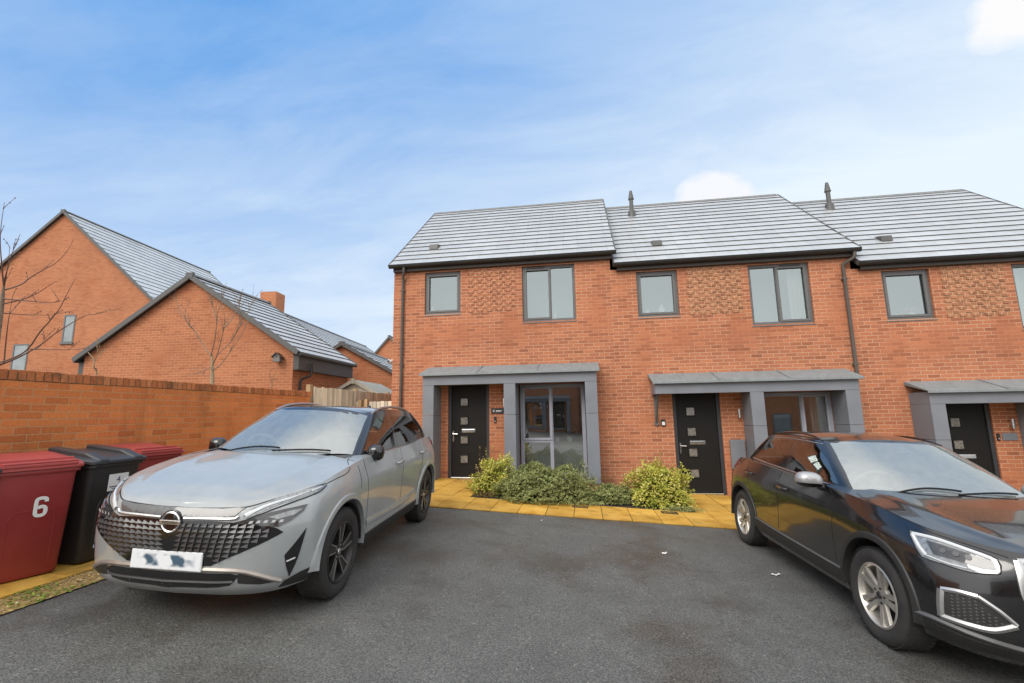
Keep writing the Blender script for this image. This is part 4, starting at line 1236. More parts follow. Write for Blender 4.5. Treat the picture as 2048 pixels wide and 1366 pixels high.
# ------------------------------------------------------------------ grey car
def paint(name, col, rough=.28, coat=1.0, dirt=0.0, metal=.0):
    m, nt, b = new_mat(name)
    n = noise_out(nt, 2.5, 6, .65)
    c = mixc(nt, 1.0, col, ramp(nt, n, [(.3, .90), (.7, 1.06)]), 'MULTIPLY')
    if dirt:
        d = noise_out(nt, 11, 8, .72, stretch=(1, 1, .5))
        c = mixc(nt, ramp(nt, d, [(.45, 0.0), (.75, dirt)]), c, (.10, .085, .06))
    nt.links.new(c, b.inputs['Base Color']); b.inputs['Roughness'].default_value = rough; b.inputs['Metallic'].default_value = metal
    b.inputs['Coat Weight'].default_value = coat
    r = nd(nt, 'ShaderNodeMapRange'); nt.links.new(noise_out(nt, 60, 4, .7), r.inputs[0]); r.inputs[1].default_value = .4; r.inputs[2].default_value = .75; r.inputs[3].default_value = .02; r.inputs[4].default_value = .14
    nt.links.new(r.outputs[0], b.inputs['Coat Roughness'])
    return m
M['grey_paint'] = paint('pearl grey paint', (.325, .345, .345), .35, 1.0, .10)
M['roof_black'] = paint('gloss black roof paint', (.012, .012, .013), .25, 1.0)
Q = thing('grey_car', 'pale grey crossover car parked in front of the brick house number 4', 'car')
Q.matrix_world = ground_matrix((1.358, -5.164, .1997), rad(-85.874))
QL = [
 [(2.10,0,.20),(2.06,.40,.20),(1.97,.66,.21),(1.85,.79,.23),(1.72,.835,.25),(1.33,.86,.25),(.85,.84,.24),(0,.84,.24),(-.8,.84,.24),(-1.33,.86,.25),(-1.72,.84,.27),(-1.95,.72,.30),(-2.02,.42,.32),(-2.04,0,.32)],
 [(2.20,0,.31),(2.165,.40,.31),(2.06,.68,.315),(1.90,.83,.33),(1.74,.888,.36),(1.33,.905,.36),(.85,.885,.35),(0,.88,.35),(-.8,.885,.35),(-1.33,.905,.36),(-1.75,.89,.38),(-2.03,.74,.4),(-2.12,.44,.4),(-2.14,0,.4)],
 [(2.225,0,.49),(2.195,.40,.49),(2.09,.69,.50),(1.92,.85,.51),(1.75,.895,.52),(1.33,.912,.52),(.85,.892,.50),(0,.885,.50),(-.8,.89,.50),(-1.33,.915,.52),(-1.76,.9,.54),(-2.06,.75,.55),(-2.16,.45,.55),(-2.18,0,.55)],
 [(2.24,0,.66),(2.205,.40,.665),(2.10,.69,.675),(1.93,.845,.69),(1.76,.89,.70),(1.33,.917,.72),(.85,.905,.70),(0,.90,.70),(-.8,.905,.70),(-1.33,.918,.72),(-1.77,.895,.72),(-2.06,.74,.72),(-2.15,.45,.72),(-2.17,0,.72)],
 [(2.22,0,.785),(2.18,.40,.79),(2.065,.67,.81),(1.90,.815,.83),(1.73,.865,.85),(1.33,.90,.89),(.85,.905,.89),(0,.905,.89),(-.8,.907,.90),(-1.33,.905,.92),(-1.78,.875,.92),(-2.05,.7,.9),(-2.12,.43,.9),(-2.14,0,.9)],
 [(2.165,0,.845),(2.12,.40,.86),(1.99,.64,.885),(1.83,.755,.92),(1.66,.80,.955),(1.33,.83,1.015),(.85,.84,1.075),(0,.85,1.09),(-.8,.85,1.11),(-1.33,.83,1.14),(-1.78,.78,1.14),(-2.02,.63,1.1),(-2.09,.4,1.08),(-2.1,0,1.07)]]
QL = [[((1.5 + (x - 1.5) * .90) if x > 1.5 else x, y * (.965 if i in (2, 3) else 1), z + (.02 if l == 0 and x > 1.6 else 0)) for i, (x, y, z) in enumerate(L)] for l, L in enumerate(QL)]
QZ = [(-2.2,1.07),(-1.7,1.1),(.9,1.12),(1.1,1.105),(1.4,1.06),(1.68,1.005),(1.905,.945),(2.04,.885),(2.098,.848)]
bm = shell(QL, QZ, ks=(.95, .85, .76, .70, .64, .50, .30, 0.0), ridge=lambda x, k: .012 * max(0, 1 - abs(k - .70) / .07) * max(0.0, min(1.0, (x - .7) / .4)) * max(0.0, min(1.0, (2.0 - x) / .3)))
HUB = .348
bm = cut_arches(bm, [(1.3325, HUB, .56), (-1.3325, HUB, .56)], .432)
qb = bm
QG = [
 [(1.13,0,1.06),(1.06,.42,1.06),(.93,.70,1.055),(.62,.79,1.06),(0,.81,1.07),(-.8,.81,1.09),(-1.45,.785,1.11),(-1.86,.68,1.09),(-2.02,.36,1.06),(-2.04,0,1.06)],
 [(.72,0,1.31),(.68,.39,1.305),(.58,.635,1.275),(.32,.71,1.29),(-.15,.735,1.32),(-.85,.735,1.32),(-1.42,.71,1.31),(-1.76,.61,1.28),(-1.92,.33,1.27),(-1.95,0,1.27)],
 [(.32,0,1.535),(.285,.34,1.525),(.20,.545,1.49),(-.02,.60,1.515),(-.4,.62,1.535),(-.9,.615,1.52),(-1.35,.59,1.485),(-1.62,.51,1.46),(-1.76,.28,1.47),(-1.80,0,1.475)]]
QGZ = [(-1.8,1.475),(-1.4,1.52),(-.9,1.55),(-.3,1.56),(.1,1.55),(.32,1.535)]
gh = shell(QG, QGZ, ks=(.96,.85,.65,.35,0), sub_t=12, sub_l=10, flat_bottom=False)
skinB = Skin(qb); skinG = Skin(gh); skinA = Skin(qb, gh)
# ------------------------------------------------------------------ black car
A_ = thing('black_car', 'wet black crossover car parked on the right, cut off by the photo edge', 'car')
A_.matrix_world = ground_matrix((7.348, -4.905, -.1238), rad(-87.806))
AL = [
 [(2.00,0,.20),(1.97,.40,.20),(1.90,.62,.21),(1.80,.76,.23),(1.66,.82,.24),(1.30,.85,.24),(.85,.83,.22),(0,.83,.22),(-.8,.83,.22),(-1.30,.85,.24),(-1.65,.82,.26),(-1.88,.68,.30),(-1.95,.40,.30),(-1.97,0,.30)],
 [(2.10,0,.30),(2.075,.40,.305),(2.0,.64,.31),(1.88,.79,.33),(1.70,.868,.35),(1.30,.888,.35),(.85,.868,.33),(0,.862,.33),(-.8,.868,.33),(-1.30,.888,.35),(-1.68,.868,.38),(-1.93,.72,.40),(-2.01,.42,.40),(-2.03,0,.40)],
 [(2.12,0,.48),(2.095,.40,.48),(2.02,.64,.48),(1.89,.80,.49),(1.71,.872,.50),(1.30,.892,.50),(.85,.872,.48),(0,.866,.48),(-.8,.872,.48),(-1.30,.892,.50),(-1.69,.874,.52),(-1.94,.73,.55),(-2.03,.42,.55),(-2.05,0,.55)],
 [(2.13,0,.62),(2.10,.40,.62),(2.02,.63,.63),(1.89,.78,.64),(1.71,.86,.65),(1.30,.893,.66),(.85,.882,.65),(0,.876,.65),(-.8,.885,.66),(-1.30,.897,.68),(-1.70,.87,.68),(-1.95,.73,.70),(-2.03,.42,.70),(-2.05,0,.70)],
 [(2.11,0,.76),(2.075,.40,.765),(1.985,.61,.775),(1.86,.745,.785),(1.69,.825,.80),(1.30,.878,.83),(.85,.887,.83),(0,.887,.85),(-.8,.89,.86),(-1.30,.885,.88),(-1.70,.845,.88),(-1.93,.70,.88),(-2.0,.42,.88),(-2.02,0,.88)],
 [(2.06,0,.835),(2.02,.40,.845),(1.92,.58,.865),(1.79,.69,.89),(1.62,.765,.915),(1.30,.81,.965),(.85,.835,1.005),(0,.84,1.035),(-.8,.84,1.06),(-1.30,.81,1.07),(-1.66,.755,1.05),(-1.87,.62,1.02),(-1.94,.40,1.0),(-1.96,0,1.0)]]
AZ = [(-2,1.0),(-1.5,1.04),(.8,1.05),(1.0,1.035),(1.3,1.0),(1.6,.955),(1.85,.905),(2.0,.862),(2.06,.838)]
bm = shell(AL, AZ, ks=(.95, .85, .76, .70, .64, .50, .30, 0.0), ridge=lambda x, k: .012 * max(0, 1 - abs(k - .70) / .07) * max(0.0, min(1.0, (x - .7) / .4)) * max(0.0, min(1.0, (2.0 - x) / .3)))
AHUB = .326
ab = cut_arches(bm, [(1.3005, AHUB, .55), (-1.3005, AHUB, .55)], .398)
AG = [
 [(1.04,0,.985),(.98,.42,.985),(.86,.68,.98),(.58,.775,.985),(0,.795,1.01),(-.8,.79,1.03),(-1.3,.76,1.04),(-1.62,.66,1.02),(-1.80,.36,.99),(-1.83,0,.99)],
 [(.66,0,1.21),(.63,.38,1.205),(.53,.62,1.185),(.27,.70,1.20),(-.15,.72,1.22),(-.7,.715,1.225),(-1.16,.685,1.22),(-1.45,.595,1.20),(-1.66,.33,1.19),(-1.70,0,1.19)],
 [(.27,0,1.425),(.235,.34,1.415),(.15,.535,1.385),(-.06,.59,1.40),(-.4,.605,1.42),(-.8,.60,1.41),(-1.1,.575,1.385),(-1.32,.49,1.37),(-1.48,.28,1.375),(-1.52,0,1.38)]]
AGZ = [(-1.52,1.38),(-1.1,1.45),(-.7,1.48),(-.3,1.488),(.05,1.47),(.27,1.43)]
ag = shell(AG, AGZ, ks=(.96,.85,.65,.35,0), sub_t=12, sub_l=10, flat_bottom=False)
M['black_paint'] = paint('wet black paint', (.0065, .0065, .0072), .20, 1.0, .06)
# ------------------------------------------------------------------ grey car: openings, trim, lamps
def open_body(b, x0, x1, ymax, zmin):
    bmesh.ops.delete(b, geom=[f for f in b.faces if f.normal.z > .75 and x0 < f.calc_center_median().x < x1 and abs(f.calc_center_median().y) < ymax and f.calc_center_median().z > zmin], context='FACES')
def sym(pts):
    """close a half outline given from the centre line outwards and back"""
    return pts + [(x, -y, z) for x, y, z in reversed(pts) if abs(y) > 1e-6]
gh.normal_update(); qb.normal_update()
WS = [(-.70, 1.098), (-.35, 1.088), (0, 1.085), (.35, 1.088), (.70, 1.098), (.64, 1.29), (.575, 1.462), (.30, 1.495), (0, 1.505), (-.30, 1.495), (-.575, 1.462), (-.64, 1.29)]
W1q = [(.70, 1.108), (.41, 1.305), (.10, 1.442), (-.155, 1.452), (-.125, 1.110), (.388, 1.094)]
W2q = [(-.245, 1.452), (-.99, 1.446), (-1.27, 1.268), (-.90, 1.150), (-.20, 1.104)]
RWq = [(-.52, 1.16), (0, 1.15), (.52, 1.16), (.44, 1.42), (0, 1.43), (-.44, 1.42)]
for P_ in (W1q, W2q):
    for s in (1, -1): cut_window(gh, P_, (0, 2), lambda f, s=s: f.normal.y * s > .3 and abs(f.normal.x) < .75)
cut_window(gh, WS, (1, 2), lambda f: f.normal.x > .25 and f.calc_center_median().x > 0)
cut_window(gh, RWq, (1, 2), lambda f: f.normal.x < -.25 and f.calc_center_median().x < -1)
open_body(qb, -1.9, .98, .74, 1.0)
bm_obj(qb, 'body', [M['grey_paint'], M['well']], Q, 30)
bm_obj(gh, 'cabin', [M['roof_black']], Q, 40)
def yx(P_, skin, yg):   # side outline (x,z) to 3-D points on the skin
    r = []
    for x, z in P_:
        h = skin.ray((x, 1.5, z), (0, -1, 0)); r.append((x, h[0].y if h and h[0] else yg, z))
    return r
def fz(P_, skin, xg):   # front outline (y,z)
    r = []
    for y, z in P_:
        h = skin.ray((3, y, z), (-1, 0, 0)); r.append((h[0].x if h and h[0] else xg, y, z))
    return r
def rz_(P_, skin, xg):
    r = []
    for y, z in P_:
        h = skin.ray((-3, y, z), (1, 0, 0)); r.append((h[0].x if h and h[0] else xg, y, z))
    return r
for P_, m in ((W1q, 'side_glass'), (W2q, 'dark_glass')):
    both(lambda: patch(skinG, yx(P_, skinG, .7), .001, .08, 0), 'side_window', [M[m]], Q)
b_ = patch(skinG, fz(WS, skinG, .6), .001, .08, 0); bm_obj(b_, 'windscreen', [M['screen_glass']], Q)
b_ = patch(skinG, rz_(RWq, skinG, -1.9), .001, .08, 0); bm_obj(b_, 'rear_window', [M['dark_glass']], Q)
fl = MB(); fl.box(-1.75, .95, -.74, .74, .60, .64); fl.build('cabin_floor', M['seat'], Q)
interior(Q, 1.0, -.05, .66, 1.05, .38, -.36, -.95)
# grille and the dark panel under the bonnet edge
GR = sym([(2.15, 0, .742), (2.12, .42, .738), (2.07, .56, .728), (2.02, .70, .690), (1.98, .72, .66), (2.136, .31, .447), (2.14, 0, .445)])
grb = patch(skinB, GR, .003, .05, .01)
M['facet'] = plain('grille facet', (.045, .045, .045), .35, metal=.2, var=.25, coat=.3)
gp = [(y, z) for x, y, z in GR]
fm = MB()
rowh, colw = .0310, .0500
for r in range(11):
    z = .449 + r * rowh
    for c in range(-16, 16):
        sgn = 1 if c >= 0 else -1
        cc = c if c >= 0 else -c - 1
        y0 = sgn * (.012 + cc * colw + (r % 2) * .0 + r * .006 ); y1 = y0 + sgn * .048
        tri = [(y0, z + .006), (y1, z + .002), (y1, z + .0275)]
        if (z < .532 and abs(y0) < .27) or z + .0275 > .738 or sum(in_poly(p, gp) for p in tri) < 3: continue
        v = []
        for (p, h) in zip(tri, (.006, .016, .006)):
            l_, n_ = skinB.near((2.13 - abs(p[0]) ** 2 * .2, p[0], p[1])); v.append(l_ + n_ * h)
        b0 = [skinB.near(q)[0] for q in v]
        fm.poly(v if sgn > 0 else v[::-1]); 
        for i in range(3): fm.poly([b0[i], b0[(i + 1) % 3], v[(i + 1) % 3], v[i]] if sgn < 0 else [v[i], v[(i + 1) % 3], b0[(i + 1) % 3], b0[i]])
n0 = len(grb.faces); grb.from_mesh(fm.mesh('f', [])); grb.faces.ensure_lookup_table()
for k in range(n0, len(grb.faces)): grb.faces[k].material_index = 1
bm_obj(grb, 'grille', [M['glossblack'], M['facet']], Q, 20)
M['smoke'] = plain('smoked upper panel', (.075, .075, .074), .25, coat=.8, var=.08)
bm_ = patch(skinB, sym([(2.12, 0, .815), (2.115, .19, .819), (2.10, .33, .818), (2.06, .475, .826), (2.112, .42, .768), (2.15, .1, .764), (2.15, 0, .764)]), .007, .03, .014); bm_obj(bm_, 'upper_grille_panel', [M['smoke']], Q)
both(lambda: strip(skinB, [(2.15, .085, .754), (2.135, .25, .756), (2.118, .42, .760), (2.10, .455, .775)], .020, .008, raised=.004), 'chrome_strip', [M['silver']], Q)
# badge
bo = MB(); bo.lathe([(0, .0), (.082, .0), (.082, .012), (.074, .016), (0, .016)], (2.148, 0, .728), 'x', 32); bd_ = bo.build('badge', M['glossblack'], Q, smooth=40, fixn=True)
bo = MB(); bo.lathe([(.058, .014), (.072, .014), (.072, .022), (.065, .027), (.058, .022)], (2.148, 0, .728), 'x', 36, closed=True); bo.build('badge_ring', M['chrome'], bd_, smooth=40, fixn=True)
bo = MB(); bo.box(2.160, 2.176, -.078, .078, .713, .742); bo.build('badge_bar', M['silver'], bd_, bevel=.003)
lettering('badge_lettering', 'NISSAN', .026, M['seam'], bd_, Matrix.Translation((2.1765, 0, .7275)) @ Matrix.Rotation(PI / 2, 4, 'Z') @ Matrix.Rotation(PI / 2, 4, 'X'), .0006, sx=1.25)
# lamps
DRL = [(2.085, .475, .772), (2.045, .52, .820), (1.985, .59, .862), (1.898, .664, .898), (1.77, .755, .925), (1.615, .832, .942), (1.64, .838, .928), (1.735, .815, .898), (1.90, .715, .858), (2.02, .605, .812), (2.065, .555, .785), (2.09, .50, .762)]
la, lb2 = both(lambda: patch(skinB, DRL, .004, .04, .01), 'daytime_lamp', [M['lens']], Q)
for o_, s in ((la, 1), (lb2, -1)):
    k_ = strip(skinB, [(2.075, .49, .775), (2.02, .575, .822), (1.90, .695, .868), (1.77, .78, .905)], .016, .009, raised=.003, taper=(1.8, .5)); k_ = k_ if s > 0 else flip_y(k_)
    bm_obj(k_, 'light_guide', [M['lamp_white']], o_)
    k_ = strip(skinB, [(1.76, .79, .910), (1.67, .828, .930)], .016, .009, raised=.003, taper=(1, .6)); k_ = k_ if s > 0 else flip_y(k_)
    bm_obj(k_, 'light_guide', [M['lamp_white']], o_)
both(lambda: strip(skinB, [(2.09, .51, .757), (2.03, .612, .800), (1.90, .725, .846), (1.73, .822, .890), (1.61, .840, .935)], .008, .006), 'lamp_seal', [M['seam']], Q)
HL = [(2.12, .426, .735), (2.075, .545, .768), (2.023, .632, .797), (1.92, .745, .818), (1.835, .812, .830), (1.87, .80, .785), (1.945, .759, .736), (2.009, .703, .700), (2.06, .60, .712), (2.10, .51, .722)]
ha, hb2 = both(lambda: patch(skinB, HL, .005, .04, .012), 'headlamp', [M['lamp_dark']], Q)
for o_, s in ((ha, 1), (hb2, -1)):
    fmm = MB()
    for k in range(5):
        t = k / 4; c = Vector((2.075 - .10 * t, .535 + .155 * t, .735 - .005 * t)); l_, n_ = skinB.near(c)
        tt = Vector((-.5, .8, 0)).normalized(); up_ = n_.cross(tt)
        vs = [l_ + tt * a + Vector((0, 0, b)) + n_ * .009 for a, b in ((-.017, -.008), (.008, -.008), (.017, .010), (-.006, .010))]
        vs = [Vector((v.x, v.y * s, v.z)) for v in vs]; fmm.poly(vs if s > 0 else vs[::-1])
    fmm.build('led_row', M['lamp_white'], o_)
    k_ = patch(skinB, [(2.03, .63, .765), (1.93, .74, .797), (1.87, .79, .800), (1.93, .755, .765), (2.0, .68, .748)], .008, .04, .006); k_ = k_ if s > 0 else flip_y(k_); bm_obj(k_, 'reflector', [M['lens']], o_)
# number plate with an unreadable smudge
def plate_mat():
    m, nt, b = new_mat('blurred number plate'); uv = nd(nt, 'ShaderNodeUVMap')
    n = nd(nt, 'ShaderNodeTexNoise'); n.inputs['Scale'].default_value = 13; n.inputs['Detail'].default_value = 1.2
    mp = nd(nt, 'ShaderNodeMapping'); mp.inputs['Scale'].default_value = (.75, .9, 1); nt.links.new(uv.outputs[0], mp.inputs[0]); nt.links.new(mp.outputs[0], n.inputs['Vector'])
    sp = nd(nt, 'ShaderNodeSeparateXYZ'); nt.links.new(uv.outputs[0], sp.inputs[0])
    def band(sock, c, w_):
        d = nd(nt, 'ShaderNodeMath', operation='SUBTRACT'); nt.links.new(sock, d.inputs[0]); d.inputs[1].default_value = c
        a = nd(nt, 'ShaderNodeMath', operation='ABSOLUTE'); nt.links.new(d.outputs[0], a.inputs[0]); return ramp(nt, a.outputs[0], [(w_ * .7, 1.0), (w_, 0.0)])
    mk = nd(nt, 'ShaderNodeMath', operation='MULTIPLY'); nt.links.new(band(sp.outputs[0], 0, .225), mk.inputs[0]); nt.links.new(band(sp.outputs[1], .474, .045), mk.inputs[1])
    m2 = nd(nt, 'ShaderNodeMath', operation='MULTIPLY'); nt.links.new(mk.outputs[0], m2.inputs[0]); nt.links.new(ramp(nt, n.outputs[0], [(.44, 0.0), (.56, 1.0)]), m2.inputs[1])
    nt.links.new(mixc(nt, m2.outputs[0], (.76, .79, .80), (.06, .11, .16)), b.inputs['Base Color']); b.inputs['Roughness'].default_value = .35; return m
pb = MB(); px_ = 2.160
pb.box(2.148, px_, -.262, .262, .412, .536); po = pb.build('number_plate', M['plate'], Q, bevel=.003)
pb = MB(); pb.quad((px_ + .0015, -.256, .418), (px_ + .0015, .256, .418), (px_ + .0015, .256, .530), (px_ + .0015, -.256, .530)); pb.build('plate_face', plate_mat(), po)
# lower bumper
M['warmsilver'] = plain('dirty silver trim', (.40, .36, .32), .35, metal=.6, var=.12, scale=8)
IN = sym([(2.14, 0, .400), (2.10, .44, .400), (2.085, .50, .385), (2.095, .44, .315), (2.115, 0, .285)])
bm_ = patch(skinB, IN, .004, .05, .01); ino = bm_obj(bm_, 'lower_intake', [M['glossblack']], Q)
bm_ = strip(skinB, [(2.08, -.46, .352), (2.12, -.2, .345), (2.125, 0, .343), (2.12, .2, .345), (2.08, .46, .352)], .014, .012, raised=.008); bm_obj(bm_, 'intake_bar', [M['cladding']], ino)
both(lambda: patch(skinB, [(2.095, .49, .402), (2.03, .64, .365), (1.962, .715, .318), (2.03, .62, .312), (2.085, .49, .330)], .004, .04, .01), 'bumper_corner_panel', [M['cladding']], Q)
both(lambda: strip(skinB, [(2.135, .02, .424), (2.125, .26, .424), (2.098, .486, .416), (2.045, .61, .380), (1.955, .73, .318)], .034, .008, raised=.008), 'silver_bumper_trim', [M['warmsilver']], Q)
both(lambda: patch(skinB, [(1.925, .735, .318), (1.86, .815, .352), (1.79, .865, .378), (1.765, .865, .33), (1.775, .83, .262), (1.86, .77, .25), (1.93, .70, .258)], .004, .04, .01), 'bumper_cladding', [M['cladding']], Q)
va, vb_ = both(lambda: patch(skinB, [(1.866, .836, .668), (1.915, .79, .585), (1.969, .743, .498), (1.945, .745, .42), (1.913, .762, .335), (1.897, .79, .42), (1.888, .81, .50)], .004, .03, .01), 'bumper_vent', [M['glossblack']], Q)
for o_, s in ((va, 1), (vb_, -1)):
    k_ = strip(skinB, [(1.955, .752, .452), (1.91, .79, .468)], .012, .010, raised=.003); k_ = k_ if s > 0 else flip_y(k_); bm_obj(k_, 'vent_blade', [M['silver']], o_)
# flanks
for cx_ in (1.3325, -1.3325):
    both(lambda: arch_trim(skinB, cx_, HUB, .400, .430, 0, 180, .885, -.004), 'arch_lip', [M['cladding']], Q)
    both(lambda: arch_trim(skinB, cx_, HUB, .426, .478, -2 if cx_ > 0 else -6, 186, .90, .012), 'arch_trim', [M['grey_paint']], Q)
both(lambda: strip(skinB, [(.90, .885, .30), (.4, .885, .30), (-.4, .885, .30), (-.88, .885, .31)], .13, .008, raised=.004), 'sill', [M['cladding']], Q)
both(lambda: strip(skinB, [(.85, .895, .47), (.3, .89, .455), (-.3, .888, .455), (-.75, .89, .50)], .08, .003, raised=.010), 'door_sculpt', [M['grey_paint']], Q)
SE = [[(.90, .83, 1.075), (.915, .883, .963), (.89, .90, .80), (.86, .901, .618), (.81, .889, .40)],
      [(-.16, .83, 1.10), (-.17, .906, .90), (-.17, .905, .70), (-.20, .888, .40)],
      [(-.93, .85, 1.13), (-1.0, .90, 1.0), (-.97, .905, .85), (-.91, .91, .70), (-.84, .9, .45)],
      [(.88, .72, 1.09), (1.03, .742, 1.075), (1.15, .80, 1.03), (1.273, .856, .988), (1.45, .845, .965), (1.60, .833, .945)],
      [(1.03, .742, 1.075), (1.05, .85, 1.0), (1.06, .90, .90), (1.07, .905, .82)]]
for k_ in SE: both(lambda: strip(skinB, k_, .007, .0012), 'panel_gap', [M['seam']], Q)
bm_ = strip(skinB, [(1.60, -.83, .947), (1.75, -.765, .928), (1.898, -.672, .902), (2.04, -.52, .845), (2.085, -.40, .828), (2.115, -.19, .822), (2.12, 0, .818), (2.115, .19, .822), (2.085, .40, .828), (2.04, .52, .845), (1.898, .672, .902), (1.75, .765, .928), (1.60, .83, .947)], .009, .0015); bm_obj(bm_, 'bonnet_gap', [M['seam']], Q)
both(lambda: strip(skinG, [(.80, .78, 1.075), (.30, .81, 1.080), (-.25, .81, 1.090), (-.9, .80, 1.128), (-1.30, .77, 1.245)], .03, .004, raised=.002), 'window_trim', [M['glossblack']], Q)
for hx, hz in ((-.03, .945), (-1.0, .978)):
    def hnd():
        l_, n_ = skinB.near((hx, .9, hz)); mb = MB()
        mb.tube([(hx + .10, l_.y + .004, hz - .004), (hx + .08, l_.y + .030, hz - .002), (hx - .06, l_.y + .032, hz + .006), (hx - .10, l_.y + .004, hz + .010)], [.012, .015, .016, .012], 10)
        b = bmesh.new(); me = mb.mesh('h', []); b.from_mesh(me); return b
    both(hnd, 'door_handle', [M['grey_paint']], Q)
mirror_part(Q, (.63, .855, 1.105), M['glossblack'], None, (.075, .088, .082))
def rail():
    mb = MB(); P_ = [(.17, .575, 1.462), (.05, .575, 1.505), (-.15, .575, 1.545), (-.5, .58, 1.565), (-.9, .575, 1.55), (-1.2, .56, 1.515), (-1.36, .55, 1.475)]
    mb.tube(catmull(P_, 5), .017, 8); b = bmesh.new(); b.from_mesh(mb.mesh('r', [])); return b
both(rail, 'roof_rail', [M['silver']], Q)
mb = MB(); mb.prism([(.09, 0, 0), (-.07, 0, 0), (-.075, 0, .055), (-.04, 0, .06)], (-1.2, -.018, 1.515), (-1.2, .018, 1.515)); mb.build('antenna_fin', M['glossblack'], Q, bevel=.008, fixn=True)
both(lambda: patch(skinB, [(-1.62, .83, 1.08), (-1.60, .85, 1.02), (-1.90, .75, .98), (-2.05, .60, .97), (-2.06, .58, 1.03), (-1.92, .70, 1.07)], .006, .04, .012), 'tail_lamp', [M['red_lens']], Q)
for pts in ([(1.04, -.52, 1.115), (.99, -.20, 1.140), (1.0, .05, 1.125)], [(1.05, .0, 1.115), (1.0, .25, 1.135), (.93, .52, 1.12)]):
    mb = MB(); q_ = [skinG.near(p)[0] + skinG.near(p)[1] * .018 for p in catmull(pts, 6)]; mb.tube(q_, .008, 6); mb.build('wiper', M['seam'], Q, smooth=40)
for s in (1, -1):
    for x in (1.3325, -1.3325): wheel(Q, (x, s * .785, HUB), s, .357, .245, .225, 5, M['darkrim'], 'blade')
# ------------------------------------------------------------------ black car: openings, trim, lamps
skB = Skin(ab); skG = Skin(ag)
ag.normal_update(); ab.normal_update()
WSa = [(-.69, 1.012), (-.35, 1.004), (0, 1.0), (.35, 1.004), (.69, 1.012), (.62, 1.20), (.535, 1.378), (.28, 1.402), (0, 1.410), (-.28, 1.402), (-.535, 1.378), (-.62, 1.20)]
W1a = [(.645, 1.035), (.36, 1.222), (.05, 1.352), (-.25, 1.362), (-.175, 1.068), (.3, 1.046)]
W2a = [(-1.15, 1.105), (-1.02, 1.225), (-.86, 1.345), (-.345, 1.367), (-.275, 1.072)]
RWa = [(-.50, 1.07), (0, 1.06), (.50, 1.07), (.42, 1.33), (0, 1.34), (-.42, 1.33)]
for P_ in (W1a, W2a):
    for s in (1, -1): cut_window(ag, P_, (0, 2), lambda f, s=s: f.normal.y * s > .3 and abs(f.normal.x) < .75)
cut_window(ag, WSa, (1, 2), lambda f: f.normal.x > .25 and f.calc_center_median().x > 0)
cut_window(ag, RWa, (1, 2), lambda f: f.normal.x < -.25 and f.calc_center_median().x < -1)
open_body(ab, -1.7, .88, .72, .93)
bm_obj(ab, 'body', [M['black_paint'], M['well']], A_, 30)
bm_obj(ag, 'cabin', [M['black_paint']], A_, 40)
for P_, m in ((W1a, 'side_glass'), (W2a, 'side_glass')):
    both(lambda: patch(skG, yx(P_, skG, .7), .001, .08, 0), 'side_window', [M[m]], A_)
b_ = patch(skG, fz(WSa, skG, .6), .001, .08, 0); bm_obj(b_, 'windscreen', [M['screen_glass']], A_)
b_ = patch(skG, rz_(RWa, skG, -1.6), .001, .08, 0); bm_obj(b_, 'rear_window', [M['dark_glass']], A_)
fl = MB(); fl.box(-1.6, .85, -.72, .72, .56, .60); fl.build('cabin_floor', M['seat'], A_)
interior(A_, .92, -.08, .64, .97, .36, -.36, -.9)
# lamps
HLa = [(1.607, .812, .868), (1.70, .775, .866), (1.779, .737, .856), (1.88, .665, .832), (1.985, .582, .806), (2.012, .59, .740), (2.006, .610, .720), (1.946, .705, .705), (1.85, .775, .715), (1.745, .834, .728), (1.68, .835, .79)]
la, lb2 = both(lambda: patch(skB, HLa, .004, .04, .012), 'headlamp', [M['lens']], A_)
for o_, s in ((la, 1), (lb2, -1)):
    for pts, w_ in (([(1.64, .81, .850), (1.76, .752, .846), (1.88, .672, .818), (1.97, .60, .797)], .022), ([(1.64, .812, .848), (1.70, .815, .79), (1.765, .822, .745)], .024), ([(1.765, .822, .745), (1.86, .77, .728), (1.93, .71, .722)], .010)):
        k_ = strip(skB, pts, w_, .010, raised=.004); k_ = k_ if s > 0 else flip_y(k_); bm_obj(k_, 'light_guide', [M['lamp_white']], o_)
    k_ = patch(skB, [(1.735, .79, .828), (1.86, .705, .806), (1.975, .60, .783), (2.0, .605, .745), (1.97, .65, .738), (1.80, .80, .760)], .008, .04, .008); k_ = k_ if s > 0 else flip_y(k_); bm_obj(k_, 'reflector', [M['lamp_dark']], o_)
    mb = MB()
    for t in (0, .4, .75):
        l_, n_ = skB.near((1.82 + .12 * t, .755 - .10 * t, .785 - .012 * t)); u_ = n_.orthogonal().normalized(); v_ = n_.cross(u_)
        q_ = [l_ + n_ * .011 + (u_ * math.cos(a) + v_ * math.sin(a)) * .017 for a in [2 * PI * k / 14 for k in range(14)]]; q_ = [Vector((p.x, p.y * s, p.z)) for p in q_]; mb.poly(q_ if s > 0 else q_[::-1])
    mb.build('projector', M['smoke'], o_)
both(lambda: strip(skB, HLa + HLa[:1], .007, .005, sub=2), 'lamp_seal', [M['seam']], A_)
